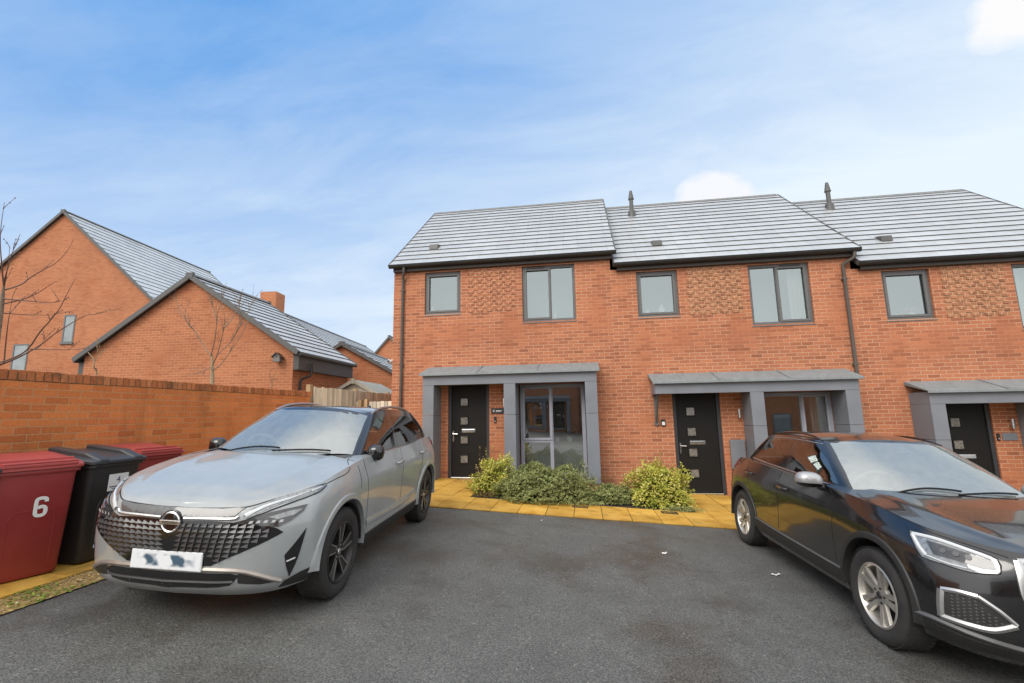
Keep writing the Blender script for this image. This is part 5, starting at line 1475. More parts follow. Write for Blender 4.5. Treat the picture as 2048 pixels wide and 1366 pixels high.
# corner air inlets with pale frames
FO = [(1.868, .812, .580), (1.93, .760, .590), (1.981, .700, .586), (2.02, .63, .525), (2.052, .565, .458), (2.03, .62, .410), (1.99, .685, .400), (1.92, .76, .395), (1.848, .825, .395), (1.85, .82, .49)]
va, vb_ = both(lambda: patch(skB, FO, .003, .04, .01), 'corner_inlet', [M['cladding']], A_)
for o_, s in ((va, 1), (vb_, -1)):
    for pts, w_ in (([(1.858, .818, .572), (1.92, .770, .582), (1.978, .705, .578)], .030), ([(1.978, .705, .580), (2.02, .63, .522), (2.052, .57, .458)], .024), ([(2.052, .57, .456), (2.02, .65, .412), (1.985, .695, .402)], .036), ([(1.985, .695, .402), (1.92, .765, .405), (1.850, .825, .412)], .036), ([(1.852, .824, .41), (1.852, .822, .49), (1.858, .818, .572)], .040)):
        k_ = strip(skB, pts, w_, .010, raised=.006); k_ = k_ if s > 0 else flip_y(k_); bm_obj(k_, 'inlet_frame', [M['silver']], o_)
    mb = MB()
    for r in range(7):
        for c in range(9):
            t = c / 8; base = Vector((1.90 + .125 * t, .79 - .165 * t, .435 + r * .019 + (c % 2) * .009))
            if base.z > .56 - .10 * max(0, t - .45) / .55: continue
            l_, n_ = skB.near(base); tt = Vector((-.6, .8, 0)); w2 = .006
            vs = [l_ + n_ * .006 + tt * a + Vector((0, 0, b)) for a, b in ((-.009, 0), (0, -w2), (.009, 0), (0, w2))]
            vs = [Vector((p.x, p.y * s, p.z)) for p in vs]; mb.poly(vs if s < 0 else vs[::-1])
    mb.build('inlet_mesh', M['smoke'], o_)
# main grille and its frame
GA = sym([(2.06, 0, .80), (2.02, .47, .795), (2.05, .50, .62), (2.07, .46, .52), (2.09, .34, .37), (2.11, 0, .36)])
bm_ = patch(skB, GA, .003, .05, .01); ga_ = bm_obj(bm_, 'grille', [M['glossblack']], A_)
for s in (1, -1):
    for pts in ([(2.017, .50, .805), (2.05, .515, .68), (2.065, .51, .60), (2.075, .46, .50), (2.09, .36, .365)],):
        k_ = strip(skB, pts, .045, .010, raised=.006); k_ = k_ if s > 0 else flip_y(k_); bm_obj(k_, 'grille_frame', [M['silver']], ga_)
bm_ = strip(skB, [(2.017, -.50, .805), (2.05, -.2, .812), (2.06, 0, .814), (2.05, .2, .812), (2.017, .50, .805)], .03, .008, raised=.004); bm_obj(bm_, 'grille_frame', [M['silver']], ga_)
for zz in (.74, .67, .60, .53, .46, .40):
    yy = .44 if zz > .5 else .34; bm_ = strip(skB, [(2.05, -yy, zz), (2.08, -.2, zz), (2.09, 0, zz), (2.08, .2, zz), (2.05, yy, zz)], .016, .008, raised=.006); bm_obj(bm_, 'grille_bar', [M['smoke']], ga_)
mb = MB(); mb.box(2.125, 2.142, -.26, .26, .46, .57); mb.build('number_plate', M['plate'], A_, bevel=.003)
# lower bumper, sill, arches
M['greyclad'] = plain('satin grey cladding', (.10, .10, .10), .4, coat=.3, var=.12)
both(lambda: strip(skB, [(1.70, .872, .372), (1.78, .85, .380), (1.854, .819, .374), (1.971, .709, .350), (2.046, .547, .327), (2.09, .25, .312), (2.10, .0, .310)], .030, .008, raised=.008), 'bumper_lip', [M['greyclad']], A_)
both(lambda: strip(skB, [(1.70, .87, .31), (1.80, .83, .31), (1.92, .73, .29), (2.02, .55, .272), (2.07, .25, .26), (2.08, 0, .26)], .085, .004), 'bumper_cladding', [M['cladding']], A_)
for cx_ in (1.3005, -1.3005):
    both(lambda: arch_trim(skB, cx_, AHUB, .394, .446, -4, 186, .88, .010), 'arch_trim', [M['cladding']], A_)
both(lambda: strip(skB, [(.87, .87, .315), (.4, .866, .31), (-.4, .866, .315), (-.89, .868, .335)], .115, .006, raised=.006), 'sill', [M['cladding']], A_)
both(lambda: strip(skB, [(.87, .872, .378), (.4, .868, .376), (-.4, .868, .384), (-.89, .870, .405)], .018, .010, raised=.004), 'sill_strip', [M['greyclad']], A_)
SEa = [[(.70, .83, 1.0), (.80, .872, .94), (.841, .876, .88), (.80, .883, .76), (.774, .883, .66), (.786, .872, .46), (.80, .87, .40)],
       [(-.20, .84, 1.03), (-.225, .872, .97), (-.255, .88, .78), (-.273, .876, .62), (-.304, .866, .42)],
       [(-1.12, .84, 1.06), (-1.10, .88, .93), (-1.02, .885, .8), (-.93, .88, .62), (-.86, .87, .42)],
       [(.95, .76, 1.0), (1.15, .80, .985), (1.40, .80, .945), (1.607, .765, .905), (1.70, .755, .885), (1.79, .715, .872), (1.90, .63, .845), (2.0, .53, .822)]]
for k_ in SEa: both(lambda: strip(skB, k_, .006, .0012), 'panel_gap', [M['seam']], A_)
both(lambda: strip(skG, [(.70, .76, 1.012), (.30, .79, 1.035), (-.22, .79, 1.055), (-.7, .785, 1.07), (-1.22, .755, 1.092)], .016, .005, raised=.003), 'window_trim', [M['silver']], A_)
both(lambda: strip(skG, [(.14, .575, 1.352), (-.05, .61, 1.372), (-.35, .625, 1.382), (-.65, .62, 1.378), (-.88, .60, 1.358)], .010, .004, raised=.002), 'window_trim', [M['silver']], A_)
for hx, hz in ((-.115, .877), (-1.02, .921)):
    def hnd():
        l_, n_ = skB.near((hx, .88, hz)); mb = MB()
        mb.tube([(hx + .10, l_.y + .003, hz - .006), (hx + .08, l_.y + .028, hz - .004), (hx - .06, l_.y + .030, hz + .004), (hx - .10, l_.y + .003, hz + .008)], [.011, .014, .015, .011], 10)
        b = bmesh.new(); b.from_mesh(mb.mesh('h', [])); return b
    both(hnd, 'door_handle', [M['black_paint']], A_)
M['pale_shell'] = plain('satin aluminium mirror shell', (.42, .42, .42), .3, metal=.5, coat=.4, var=.06)
mirror_part(A_, (.56, .945, 1.055), M['pale_shell'], None, (.085, .115, .070), lower=M['glossblack'])
def railA():
    mb = MB(); P_ = [(.08, .555, 1.392), (-.1, .555, 1.43), (-.4, .56, 1.455), (-.8, .55, 1.44), (-1.1, .53, 1.40)]
    mb.tube(catmull(P_, 5), .011, 8); b = bmesh.new(); b.from_mesh(mb.mesh('r', [])); return b
both(railA, 'roof_rail', [M['glossblack']], A_)
both(lambda: patch(skB, [(-1.55, .80, 1.02), (-1.60, .83, .93), (-1.78, .78, .91), (-1.93, .66, .90), (-1.92, .62, .97), (-1.78, .70, 1.0)], .006, .04, .012), 'tail_lamp', [M['red_lens']], A_)
for pts in ([(.96, -.50, 1.03), (.90, -.20, 1.055), (.92, .05, 1.04)], [(.97, .0, 1.03), (.92, .25, 1.05), (.85, .52, 1.035)]):
    mb = MB(); q_ = [skG.near(p)[0] + skG.near(p)[1] * .016 for p in catmull(pts, 6)]; mb.tube(q_, .008, 6); mb.build('wiper', M['seam'], A_, smooth=40)
for s in (1, -1):
    for x in (1.3005, -1.3005): wheel(A_, (x, s * .775, AHUB), s, .334, .225, .215, 5, M['alloy'], 'twin')
# ------------------------------------------------------------------ wheelie bins
M['bin_red'] = plain('dark red bin plastic', (.27, .032, .030), .42, var=.12, scale=3, bumps=.12, bscale=160, coat=.1)
M['lid_red'] = plain('faded red bin lid', (.38, .060, .052), .45, var=.10, scale=3, bumps=.1, bscale=160)
M['bin_black'] = plain('black bin plastic', (.022, .021, .021), .45, var=.15, scale=3, bumps=.12, bscale=160)
M['lid_black'] = plain('grey black bin lid', (.040, .040, .042), .38, var=.12, scale=3)
def rring(x0, x1, w, r, z, n=5):
    """rounded rectangle ring, x from x0 (back) to x1 (front), width w"""
    pts = []; h = w / 2
    for cx, cy, a0 in ((x1 - r, h - r, 0), (x0 + r, h - r, 90), (x0 + r, -h + r, 180), (x1 - r, -h + r, 270)):
        for k in range(n + 1):
            a = rad(a0 + 90 * k / n); pts.append((cx + r * math.cos(a), cy + r * math.sin(a), z))
    return pts
def loft(mb, rings, cap=True):
    n = len(rings[0]); o = mb.add([p for r in rings for p in r], [])
    for i in range(len(rings) - 1):
        for k in range(n):
            mb.f.append([o + i * n + k, o + i * n + (k + 1) % n, o + (i + 1) * n + (k + 1) % n, o + (i + 1) * n + k]); mb.m.append(0)
    if cap:
        mb.f.append([o + k for k in reversed(range(n))]); mb.m.append(0); mb.f.append([o + (len(rings) - 1) * n + k for k in range(n)]); mb.m.append(0)
def wheelie_bin(label, loc, rotz, body, lid, s=1.0, handle=True):
    T = thing('wheelie_bin', label, 'wheelie bin', (loc[0], loc[1], gz(loc[0]) + .022), rotz, 'bins lined up along the garden wall')
    mb = MB()
    loft(mb, [rring(-.22, .235, .455, .05, .0), rring(-.235, .25, .475, .055, .035), rring(-.26, .30, .54, .06, .80), rring(-.265, .305, .55, .06, .855)])
    B = mb.build('body', body, T, smooth=35)
    mb = MB(); loft(mb, [rring(-.268, .318, .575, .05, .856), rring(-.268, .322, .585, .05, .862), rring(-.268, .322, .585, .05, .885), rring(-.268, .318, .575, .05, .892)]); mb.build('rim', body, T, smooth=35)
    # arched panel pressed into the front
    ar = MB(); pts = [(.0, -.13, .12)] + [(.0, .13 * math.cos(a) if 0 else -.13 + .05 - .05 * math.cos(a), .55 + .05 * math.sin(a)) for a in [k * PI / 12 for k in range(7)]]
    path = [(-.15, .10), (-.15, .48), (-.135, .53), (-.10, .55), (.10, .55), (.135, .53), (.15, .48), (.15, .10)]
    fx = lambda z: .25 + (.30 - .25) * (z - .035) / .765
    ar.tube([(fx(z) - .003, y, z) for y, z in path], .007, 6); ar.build('panel_rib', body, B, smooth=40)
    # lid: slopes up to the hinge, with a turned-down skirt and a grip along the front
    L = MB()
    def lr(grow, dz, z0=.895, z1=.985): return [(x, y, z + dz + (z1 - z0) * max(0, (.335 - x)) / .60) for x, y, z in rring(-.275 - grow, .335 + grow, .60 + 2 * grow, .05, z0)]
    L_r = [lr(.0, -.004), lr(.006, .0), lr(.006, .022), lr(-.006, .034), lr(-.055, .044), lr(-.12, .050)]
    loft(L, L_r); LO = L.build('lid', lid, T, smooth=30)
    if handle:
        g = MB(); g.box(.255, .345, -.245, .245, .945, .962); g.box(.325, .348, -.245, .245, .92, .945)
        g.box(.245, .262, -.245, .245, .93, .985); 
        for y in (-.245, -.07, .07, .235): g.box(.255, .345, y, y + .012, .925, .958)
        g.build('lid_grip', lid, LO, bevel=.006)
    else:
        g = MB()
        for y0_, y1_ in ((-.24, -.13), (.13, .24)):
            g.prism([(.34, 0, 0), (.34, 0, .03), (.18, 0, .10), (-.22, 0, .155), (-.22, 0, .09)], (0, y0_, .905), (0, y1_, .905))
        g.build('lid_ridge', lid, LO, bevel=.015, fixn=True)
    h = MB(); h.tube([(-.30, -.24, .97), (-.33, -.2, .985), (-.335, 0, .985), (-.33, .2, .985), (-.30, .24, .97)], .016, 8); h.build('handle', body, T, smooth=40)
    for y in (-.235, .235):
        wv = MB(); wv.lathe([(0, -.025), (.09, -.025), (.1, -.015), (.1, .015), (.09, .025), (0, .025)], (-.235, y, .10), 'y', 24); wv.build('wheel', M['tyre'], T, smooth=40, fixn=True)
    T.scale = (s, s, s)
    return T, B, fx
b6, b6b, fx = wheelie_bin('dark red wheelie bin with a large white number 6', (-.525, -6.775), rad(-16), M['bin_red'], M['lid_red'])
def on_front(z, y, out=.003):
    tilt = math.atan2(.05, .765)
    return Matrix.Translation((fx(z) + out, y, z)) @ Matrix.Rotation(tilt, 4, 'Y') @ Matrix.Rotation(PI / 2, 4, 'Z') @ Matrix.Rotation(PI / 2, 4, 'X')
def stroke(path, w, sub=4):
    """flat heavy stroke along a 2-D path, as one sheet in the local x-y plane"""
    P = [Vector((x, y, 0)) for x, y in catmull(path, sub)]; mb = MB(); n = len(P); V = []
    for i in range(n):
        t = (P[min(i + 1, n - 1)] - P[max(i - 1, 0)]).normalized(); s = Vector((-t.y, t.x, 0)) * w / 2
        V += [P[i] + s, P[i] - s]
    mb.add(V, [(2 * i + 1, 2 * i + 3, 2 * i + 2, 2 * i) for i in range(n - 1)]); return mb
six = stroke([(.046, .056), (.045, .084), (.028, .100), (0, .104), (-.028, .100), (-.045, .080), (-.048, .0), (-.046, -.072), (-.030, -.098), (0, -.104), (.030, -.098), (.046, -.072), (.046, -.028), (.030, -.004), (.004, .002), (-.026, -.010)], .040)
six.v = [(x * .70, y * .70, z) for x, y, z in six.v]
six_o = six.build('numeral', M['white'], b6b, fixn=False); six_o.matrix_local = on_front(.575, .045, .004)
b4, b4b, _ = wheelie_bin('black wheelie bin with a white number 4 sticker', (-.48, -6.235), rad(4), M['bin_black'], M['lid_black'], handle=False)
st = MB(); st.quad((0, -.105, -.08), (0, .105, -.08), (0, .105, .08), (0, -.105, .08))
so_ = st.build('sticker', M['white'], b4b); so_.matrix_local = Matrix.Translation((fx(.70) + .004, .02, .70)) @ Matrix.Rotation(math.atan2(.05, .765), 4, 'Y')
M['ink'] = plain('blue black ink', (.02, .035, .10), .6)
lettering('numeral', '4', .085, M['ink'], so_, Matrix.Translation((.001, 0, .022)) @ Matrix.Rotation(PI / 2, 4, 'Z') @ Matrix.Rotation(PI / 2, 4, 'X'), .0005)
st = MB(); st.quad((.0015, -.085, -.045), (.0015, .085, -.045), (.0015, .085, -.036), (.0015, -.085, -.036)); st.quad((.0015, -.06, -.062), (.0015, .06, -.062), (.0015, .06, -.056), (.0015, -.06, -.056)); st.build('sticker_line', M['ink'], so_)
wheelie_bin('red wheelie bin half hidden behind the grey car bonnet', (-.68, -5.55), rad(-4), M['bin_red'], M['lid_red'])
wheelie_bin('black wheelie bin at the left photo edge, only its lid corner showing', (-.60, -7.37), rad(-8), M['bin_black'], M['lid_black'], handle=False)

# ------------------------------------------------------------------ planting
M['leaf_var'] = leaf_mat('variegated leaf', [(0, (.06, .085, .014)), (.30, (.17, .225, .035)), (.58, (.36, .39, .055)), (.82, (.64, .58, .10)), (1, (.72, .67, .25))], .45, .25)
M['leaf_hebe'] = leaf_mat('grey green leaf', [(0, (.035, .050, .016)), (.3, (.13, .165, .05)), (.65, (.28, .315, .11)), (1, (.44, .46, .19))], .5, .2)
M['leaf_dead'] = leaf_mat('dry brown stem', [(0, (.10, .055, .025)), (.5, (.20, .13, .05)), (1, (.34, .26, .10))], .7, .15)
M['twig'] = plain('brown twig', (.085, .06, .04), .8, var=.3, scale=30)
def leaf(mb, p, d, up, ln, wd, u):
    d = d.normalized(); s = d.cross(up)
    if s.length < 1e-4: s = d.orthogonal()
    s.normalize(); n = s.cross(d); c = p + d * ln * .5
    mb.quad(p, c - s * wd * .5 + n * ln * .05, p + d * ln, c + s * wd * .5 + n * ln * .05, uv=[(u, 0)] * 4)
def bush(label, loc, rx, ry, h, mat_, n, ln, wd, seed, name='shrub', cat='shrub', group=None, rosette=0, lump=.35, tones=(0, 1), tall=()):
    R = random.Random(seed)
    T = thing(name, label, cat, (loc[0], loc[1], gz(loc[0]) + .01), 0, group)
    mb = MB(); tw = MB()
    off = Vector((seed * 3.7, seed * 1.3, 0))
    k = 0
    while k < n:
        a = R.uniform(0, 2 * PI); t = R.random() ** .8
        e = math.asin(min(1, t)) if R.random() < .85 else R.uniform(0, PI / 2)
        dv_ = Vector((math.cos(a) * math.cos(e), math.sin(a) * math.cos(e), math.sin(e)))
        nz = noise.noise(dv_ * 2.3 + off) * lump + noise.noise(dv_ * 5.5 + off) * lump * .5
        rr = (1.0 + nz) * (R.random() ** .33 if R.random() < .55 else R.uniform(.86, 1.03))
        p = Vector((dv_.x * rx * rr, dv_.y * ry * rr, max(.02, dv_.z * h * rr)))
        depth = rr / (1.0 + nz)
        tone = tones[0] + (tones[1] - tones[0]) * max(0, min(1, .30 + .50 * (depth - .5) * 2 * .9 + .22 * noise.noise(p * 6 + off) + R.uniform(-.28, .28)))  # leaves darker towards the inside of the bush, with random variation
        out_ = (dv_ + Vector((0, 0, .45))).normalized()
        if rosette:
            for q in range(rosette):
                d = (out_ * R.uniform(.3, 1.0) + Vector((R.uniform(-1, 1), R.uniform(-1, 1), R.uniform(-.6, 1)))).normalized()
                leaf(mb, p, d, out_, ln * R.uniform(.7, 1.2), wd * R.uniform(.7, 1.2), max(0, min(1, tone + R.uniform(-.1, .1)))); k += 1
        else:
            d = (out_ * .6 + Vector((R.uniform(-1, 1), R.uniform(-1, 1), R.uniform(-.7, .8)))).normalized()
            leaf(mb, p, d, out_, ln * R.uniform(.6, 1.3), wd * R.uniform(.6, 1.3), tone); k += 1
        if R.random() < .02:
            tw.tube([(p.x * .1, p.y * .1, 0), (p.x * .6, p.y * .6, p.z * .5), tuple(p)], [.006, .004, .002], 4)
    for (x, y, zt) in tall:
        tip = Vector((x, y, zt)); tw.tube([(x * .5, y * .5, h * .3), (x * .9, y * .9, zt * .75), tuple(tip)], [.004, .003, .0015], 4)
        for q in range(14):
            f = R.uniform(.55, 1.02); pp = Vector((x * (.5 + .5 * f), y * (.5 + .5 * f), h * .3 + (zt - h * .3) * f))
            leaf(mb, pp, Vector((R.uniform(-1, 1), R.uniform(-1, 1), R.uniform(0, 1))), Vector((0, 0, 1)), ln, wd, R.uniform(.2, .8))
    mb.build('foliage', mat_, T); tw.build('twigs', M['twig'], T)
    return T
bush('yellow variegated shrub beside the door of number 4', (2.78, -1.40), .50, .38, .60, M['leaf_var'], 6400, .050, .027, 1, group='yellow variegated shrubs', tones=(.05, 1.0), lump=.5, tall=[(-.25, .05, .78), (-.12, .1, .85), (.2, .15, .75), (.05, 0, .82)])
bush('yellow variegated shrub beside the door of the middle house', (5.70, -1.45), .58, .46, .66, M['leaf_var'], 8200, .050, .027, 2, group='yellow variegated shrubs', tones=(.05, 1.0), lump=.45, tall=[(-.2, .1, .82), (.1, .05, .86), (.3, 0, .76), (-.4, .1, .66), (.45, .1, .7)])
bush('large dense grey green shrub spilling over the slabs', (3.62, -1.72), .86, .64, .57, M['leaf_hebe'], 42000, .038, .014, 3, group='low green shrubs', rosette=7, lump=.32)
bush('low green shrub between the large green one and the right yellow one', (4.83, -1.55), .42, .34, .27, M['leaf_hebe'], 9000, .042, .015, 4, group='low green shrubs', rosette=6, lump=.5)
bush('small wispy green shrub against the right porch post of number 4', (4.38, -1.25), .26, .25, .44, M['leaf_hebe'], 2600, .045, .014, 5, rosette=4, lump=.6, tall=[(.1, 0, .58), (-.1, .05, .52)])
bush('little leafy weed at the foot of the left porch post', (.80, -.75), .22, .14, .17, M['leaf_var'], 420, .05, .03, 6, name='weed', cat='weed', tones=(.1, .75), tall=[(.02, 0, .3)])
bush('reddish brown twiggy plant against the brick wall between the shrubs', (4.78, -.45), .32, .2, .30, M['leaf_dead'], 520, .06, .008, 7, name='dry_plant', cat='plant', lump=.6, tones=(.0, .5), tall=[(-.1, .0, .4), (.1, .05, .36), (.2, 0, .34)])
bush('dry brown seed heads behind the left yellow shrub', (2.45, -1.15), .20, .16, .62, M['leaf_dead'], 380, .05, .02, 8, name='dry_plant', cat='plant', tones=(.3, 1), tall=[(-.08, 0, .80), (.06, 0, .84), (.12, .05, .72)])
bush('dark ground cover at the front corner of the planting bed', (2.62, -1.80), .22, .12, .07, M['leaf_dead'], 500, .035, .014, 9, name='ground_cover', cat='ground cover', tones=(0, .6))
bush('green tufts around the right drain grating', (6.02, -1.95), .38, .12, .08, M['leaf_hebe'], 700, .04, .008, 10, name='grass_tuft', cat='grass tuft', tones=(.4, 1))
bush('green tufts around the left drain grating', (4.40, -1.98), .34, .08, .06, M['leaf_hebe'], 480, .04, .008, 12, name='grass_tuft', cat='grass tuft', tones=(.4, 1))
bush('bushy green shrub behind the black car', (9.2, -1.4), .7, .4, .5, M['leaf_hebe'], 2500, .04, .014, 13, rosette=5)

# ------------------------------------------------------------------ bare trees behind the garden wall
M['bark'] = plain('grey brown bark', (.22, .165, .115), .85, var=.3, scale=22, bumps=.4, bscale=40)
M['twig_bare'] = plain('bare twig', (.15, .085, .06), .8, var=.25, scale=30)
M['bark_pale'] = plain('pale green bark', (.36, .27, .16), .85, var=.3, scale=22, bumps=.3)
def tree(label, base, trunk, branches, r0, rb, mt, mw, name='bare_tree', cat='tree', side=9, seed=1, tl=.26):
    R = random.Random(seed); b = Vector(base)
    T = thing(name, label, cat, base); t = MB(); L = [Vector(p) - b for p in trunk]
    L = [Vector((L[0].x, L[0].y, 0))] + L
    n = len(L); C_ = catmull([tuple(p) for p in L], 4); m_ = len(C_)
    t.tube(C_, [r0 * (1 - .72 * (i / (m_ - 1)) ** 1.6) * R.uniform(.93, 1.07) for i in range(m_)], 9); t.build('trunk', mt, T, smooth=60)
    for br_ in branches:
        P = [Vector(p) - b for p in br_]; q = MB(); cp = catmull([tuple(p) for p in P], 4); k = len(cp)
        ln = sum((Vector(cp[i + 1]) - Vector(cp[i])).length for i in range(k - 1)); rr = rb * min(1.3, .45 + ln * .6)
        q.tube(cp, [max(.0028, rr * (1 - .85 * i / (k - 1))) for i in range(k)], 6)
        for _ in range(side):
            i = R.randrange(max(1, k // 4), k); p = Vector(cp[i]); d = (Vector(cp[min(i + 1, k - 1)]) - Vector(cp[max(i - 1, 0)])).normalized()
            o = (d * R.uniform(.3, .9) + Vector((R.uniform(-1, 1), R.uniform(-1, 1), R.uniform(-.1, 1))) * .6).normalized(); l_ = R.uniform(.25, 1) * tl
            pts = [p, p + o * l_ * .5 + Vector((0, 0, .02)), p + o * l_ + Vector((R.uniform(-.03, .03), 0, .06 * R.random()))]
            q.tube(pts, [.004, .003, .002], 5)
            for z_ in (0.0, .55, 1.0):
                c = p + (pts[2] - p) * z_; bm_s = .006 + .004 * R.random(); q.lathe([(0, -bm_s * 1.3), (bm_s, 0), (0, bm_s * 1.6)], tuple(c), 'z', 5)
        q.build('branch', mw, T, smooth=60)
    return T
tree('bare tree at the left photo edge with long budded branches', (-3.62, -5.05, .47),
 [(-3.74, -5.05, 1.93), (-3.68, -5.08, 2.33), (-3.66, -5.10, 2.99), (-3.64, -5.12, 3.34), (-3.60, -5.15, 3.52)],
 [[(-3.60,-5.15,3.52),(-3.49,-5.28,3.78),(-3.39,-5.41,4.16),(-3.22,-5.53,4.57)],[(-3.60,-5.15,3.52),(-3.4,-5.28,3.6),(-3.31,-5.32,3.76),(-3.21,-5.36,3.96),(-3.09,-5.39,4.16)],
  [(-3.64,-5.14,3.46),(-3.60,-4.96,3.6),(-3.56,-4.89,3.72),(-3.42,-4.82,3.87),(-3.32,-4.75,3.99),(-3.23,-4.69,4.2),(-3.21,-4.65,4.39)],[(-3.66,-5.12,3.27),(-3.41,-5.07,3.33),(-3.12,-5.1,3.39),(-2.83,-5.14,3.5),(-2.66,-5.19,3.53)],
  [(-3.66,-5.13,3.35),(-3.2,-5.09,3.3),(-2.86,-5.09,3.26),(-2.58,-5.1,3.28)],[(-3.72,-5.06,2.42),(-3.26,-5.13,2.5),(-2.97,-5.19,2.6),(-2.69,-5.28,2.8),(-2.44,-5.36,2.93),(-2.21,-5.44,3.06),(-2.02,-5.53,3.18),(-1.79,-5.62,3.38)],
  [(-3.72,-5.02,2.4),(-3.48,-4.95,2.52),(-3.28,-4.84,2.71),(-3.14,-4.75,2.91),(-2.85,-4.64,3.16),(-2.8,-4.53,3.21),(-2.52,-4.4,3.31)],[(-3.67,-5.1,3.15),(-3.5,-4.89,3.16),(-3.26,-4.78,3.17),(-3.12,-4.69,3.22)],
  [(-3.65,-4.98,2.44),(-3.63,-5.01,2.77),(-3.49,-5.11,3.04),(-3.33,-5.21,3.34)],[(-3.28,-4.95,2.64),(-2.83,-4.91,2.62),(-2.44,-4.82,2.63)],[(-3.21,-4.94,2.63),(-3.3,-4.81,2.72),(-3.35,-4.75,2.86)],[(-3.66,-5.13,3.33),(-3.6,-5.14,3.62),(-3.4,-5.28,4.03)]],
 .050, .0095, M['bark'], M['twig_bare'], side=3, seed=2, tl=.18)
tree('slender bare tree with pale trunk in front of the garage gable', (-3.95, -.90, .49),
 [(-3.95,-.89,2.04),(-3.97,-.88,2.38),(-3.99,-.90,2.79),(-4.0,-.93,3.09)],
 [[(-4.0,-.95,3.07),(-3.78,-1.13,3.38),(-3.66,-1.25,3.78),(-3.56,-1.35,3.96),(-3.42,-1.43,4.15),(-3.3,-1.55,4.47)],[(-3.96,-.92,2.85),(-3.70,-1.1,3.08),(-3.53,-1.22,3.38),(-3.39,-1.34,3.61),(-3.29,-1.46,3.83),(-3.25,-1.58,4.02)],
  [(-3.39,-1.34,3.61),(-3.5,-1.0,3.87),(-3.55,-.85,4.05),(-3.55,-.77,4.39)],[(-3.72,-1.08,3.05),(-3.49,-1.03,3.31),(-3.29,-1.09,3.54),(-3.15,-1.15,3.78)],[(-3.97,-.92,2.70),(-3.82,-.83,2.88),(-3.59,-.83,3.19),(-3.39,-.83,3.49),(-3.26,-.83,3.74)],
  [(-4.0,-.95,3.05),(-4.27,-.91,3.33),(-4.53,-.92,3.68),(-4.74,-.9,3.88),(-4.96,-.88,4.1),(-5.13,-.88,4.44)],[(-4.5,-.95,3.66),(-4.48,-1.24,3.88),(-4.41,-1.29,4.17)],[(-3.66,-1.25,3.78),(-3.84,-1.16,4.08),(-3.88,-1.22,4.3),(-3.92,-1.28,4.58)],
  [(-3.29,-1.09,3.54),(-3.2,-1.04,3.84),(-3.15,-1.22,4.09),(-3.07,-1.29,4.33)],[(-3.45,-1.03,3.36),(-3.30,-1.02,3.61),(-3.07,-1.05,3.97),(-2.86,-1.18,4.23)],[(-3.97,-.90,2.80),(-4.0,-1.07,2.72),(-4.10,-1.02,2.60)]],
 .062, .0095, M['bark_pale'], M['bark'], side=10, seed=3, tl=.38)
tree('pale sapling behind the wall below the left garage eave', (-3.10, -4.18, .45), [(-3.11,-4.14,2.21),(-3.07,-4.23,2.44),(-3.08,-4.24,2.56),(-3.17,-4.27,2.68)],
 [[(-3.10,-4.21,2.50),(-3.02,-4.25,2.65),(-2.94,-4.29,2.76)],[(-3.09,-4.22,2.54),(-3.05,-4.18,2.63),(-2.98,-4.19,2.70)]], .014, .009, M['bark_pale'], M['bark_pale'], name='sapling', cat='sapling', side=2, seed=4, tl=.12)
tree('thin sapling below the bird box', (-2.80, -.45, .43), [(-2.83,-.4,2.09),(-2.73,-.52,2.31),(-2.62,-.61,2.54),(-2.5,-.7,2.76)], [[(-2.77,-.45,2.34),(-2.8,-.48,2.55),(-2.77,-.56,2.72)]], .012, .008, M['bark_pale'], M['twig_bare'], name='sapling', cat='sapling', side=3, seed=5, tl=.15)

# ------------------------------------------------------------------ small things on the ground and in the windows
def scrap(label, x, y, s, seed):
    R = random.Random(seed); mb = MB(); z = gz(x) + .006; n = 5; V = []
    for i in range(n):
        for j in range(3): V.append((x + (i / (n - 1) - .5) * s * 2 + R.uniform(-.006, .006), y + (j / 2 - .5) * s * .8 + R.uniform(-.006, .006) + (i - 2) * s * .12, z + R.uniform(0, .016)))
    mb.add(V, [(i * 3 + j, (i + 1) * 3 + j, (i + 1) * 3 + j + 1, i * 3 + j + 1) for i in range(n - 1) for j in range(2)])
    tag(mb.build('paper_scrap', M['white'], smooth=60), label, 'litter', 'white scraps of litter on the tarmac')
scrap('white paper scrap on the tarmac beside the black car', 6.33, -4.88, .045, 1)
scrap('tiny white scrap further from the black car, nearer the paving', 5.30, -4.44, .026, 2)
scrap('white speck of litter in the middle of the driveway', 3.78, -3.3, .012, 3)
for x0, y0, lb in ((4.19, -2.27, 'black drain grating in the slabs by the large green shrub'), (5.63, -2.25, 'black drain grating in front of the right yellow shrub')):
    dg_ = thing('drain_grating', lb, 'drain grating', (x0, y0, gz(x0 + .12) + .024), 0, 'drain gratings'); dg_.rotation_euler = (0, math.atan(.054), 0)
    b = MB(); b.box(0, .26, 0, .018, -.02, .012); b.box(0, .26, .132, .15, -.02, .012); b.box(0, .018, .018, .132, -.02, .012); b.box(.242, .26, .018, .132, -.02, .012); b.build('frame', M['cladding'], dg_)
    b = MB()
    for k in range(8): b.box(.03 + k * .027, .042 + k * .027, .018, .132, -.02, .010)
    b.build('bar', M['cladding'], dg_)
    b = MB(); b.box(.018, .242, .018, .132, -.02, -.006); b.build('sump', M['seam'], dg_)
M['ceramic'] = plain('white ceramic', (.75, .74, .71), .2, coat=.5, var=.04)
M['foliage_pot'] = M['leaf_hebe']
def vase(label, x, y, z, r, h, m='ceramic', name='ornament', cat='ornament'):
    mb = MB(); mb.lathe([(0, 0), (r * .7, 0), (r, h * .35), (r * .85, h * .65), (r * .4, h * .85), (r * .5, h), (0, h)], (0, 0, 0), 'z', 16)
    o = mb.build(name, M[m], None, smooth=50, fixn=True); o.location = (x, y, z); tag(o, label, cat, 'ornaments on the upstairs window sills'); return o
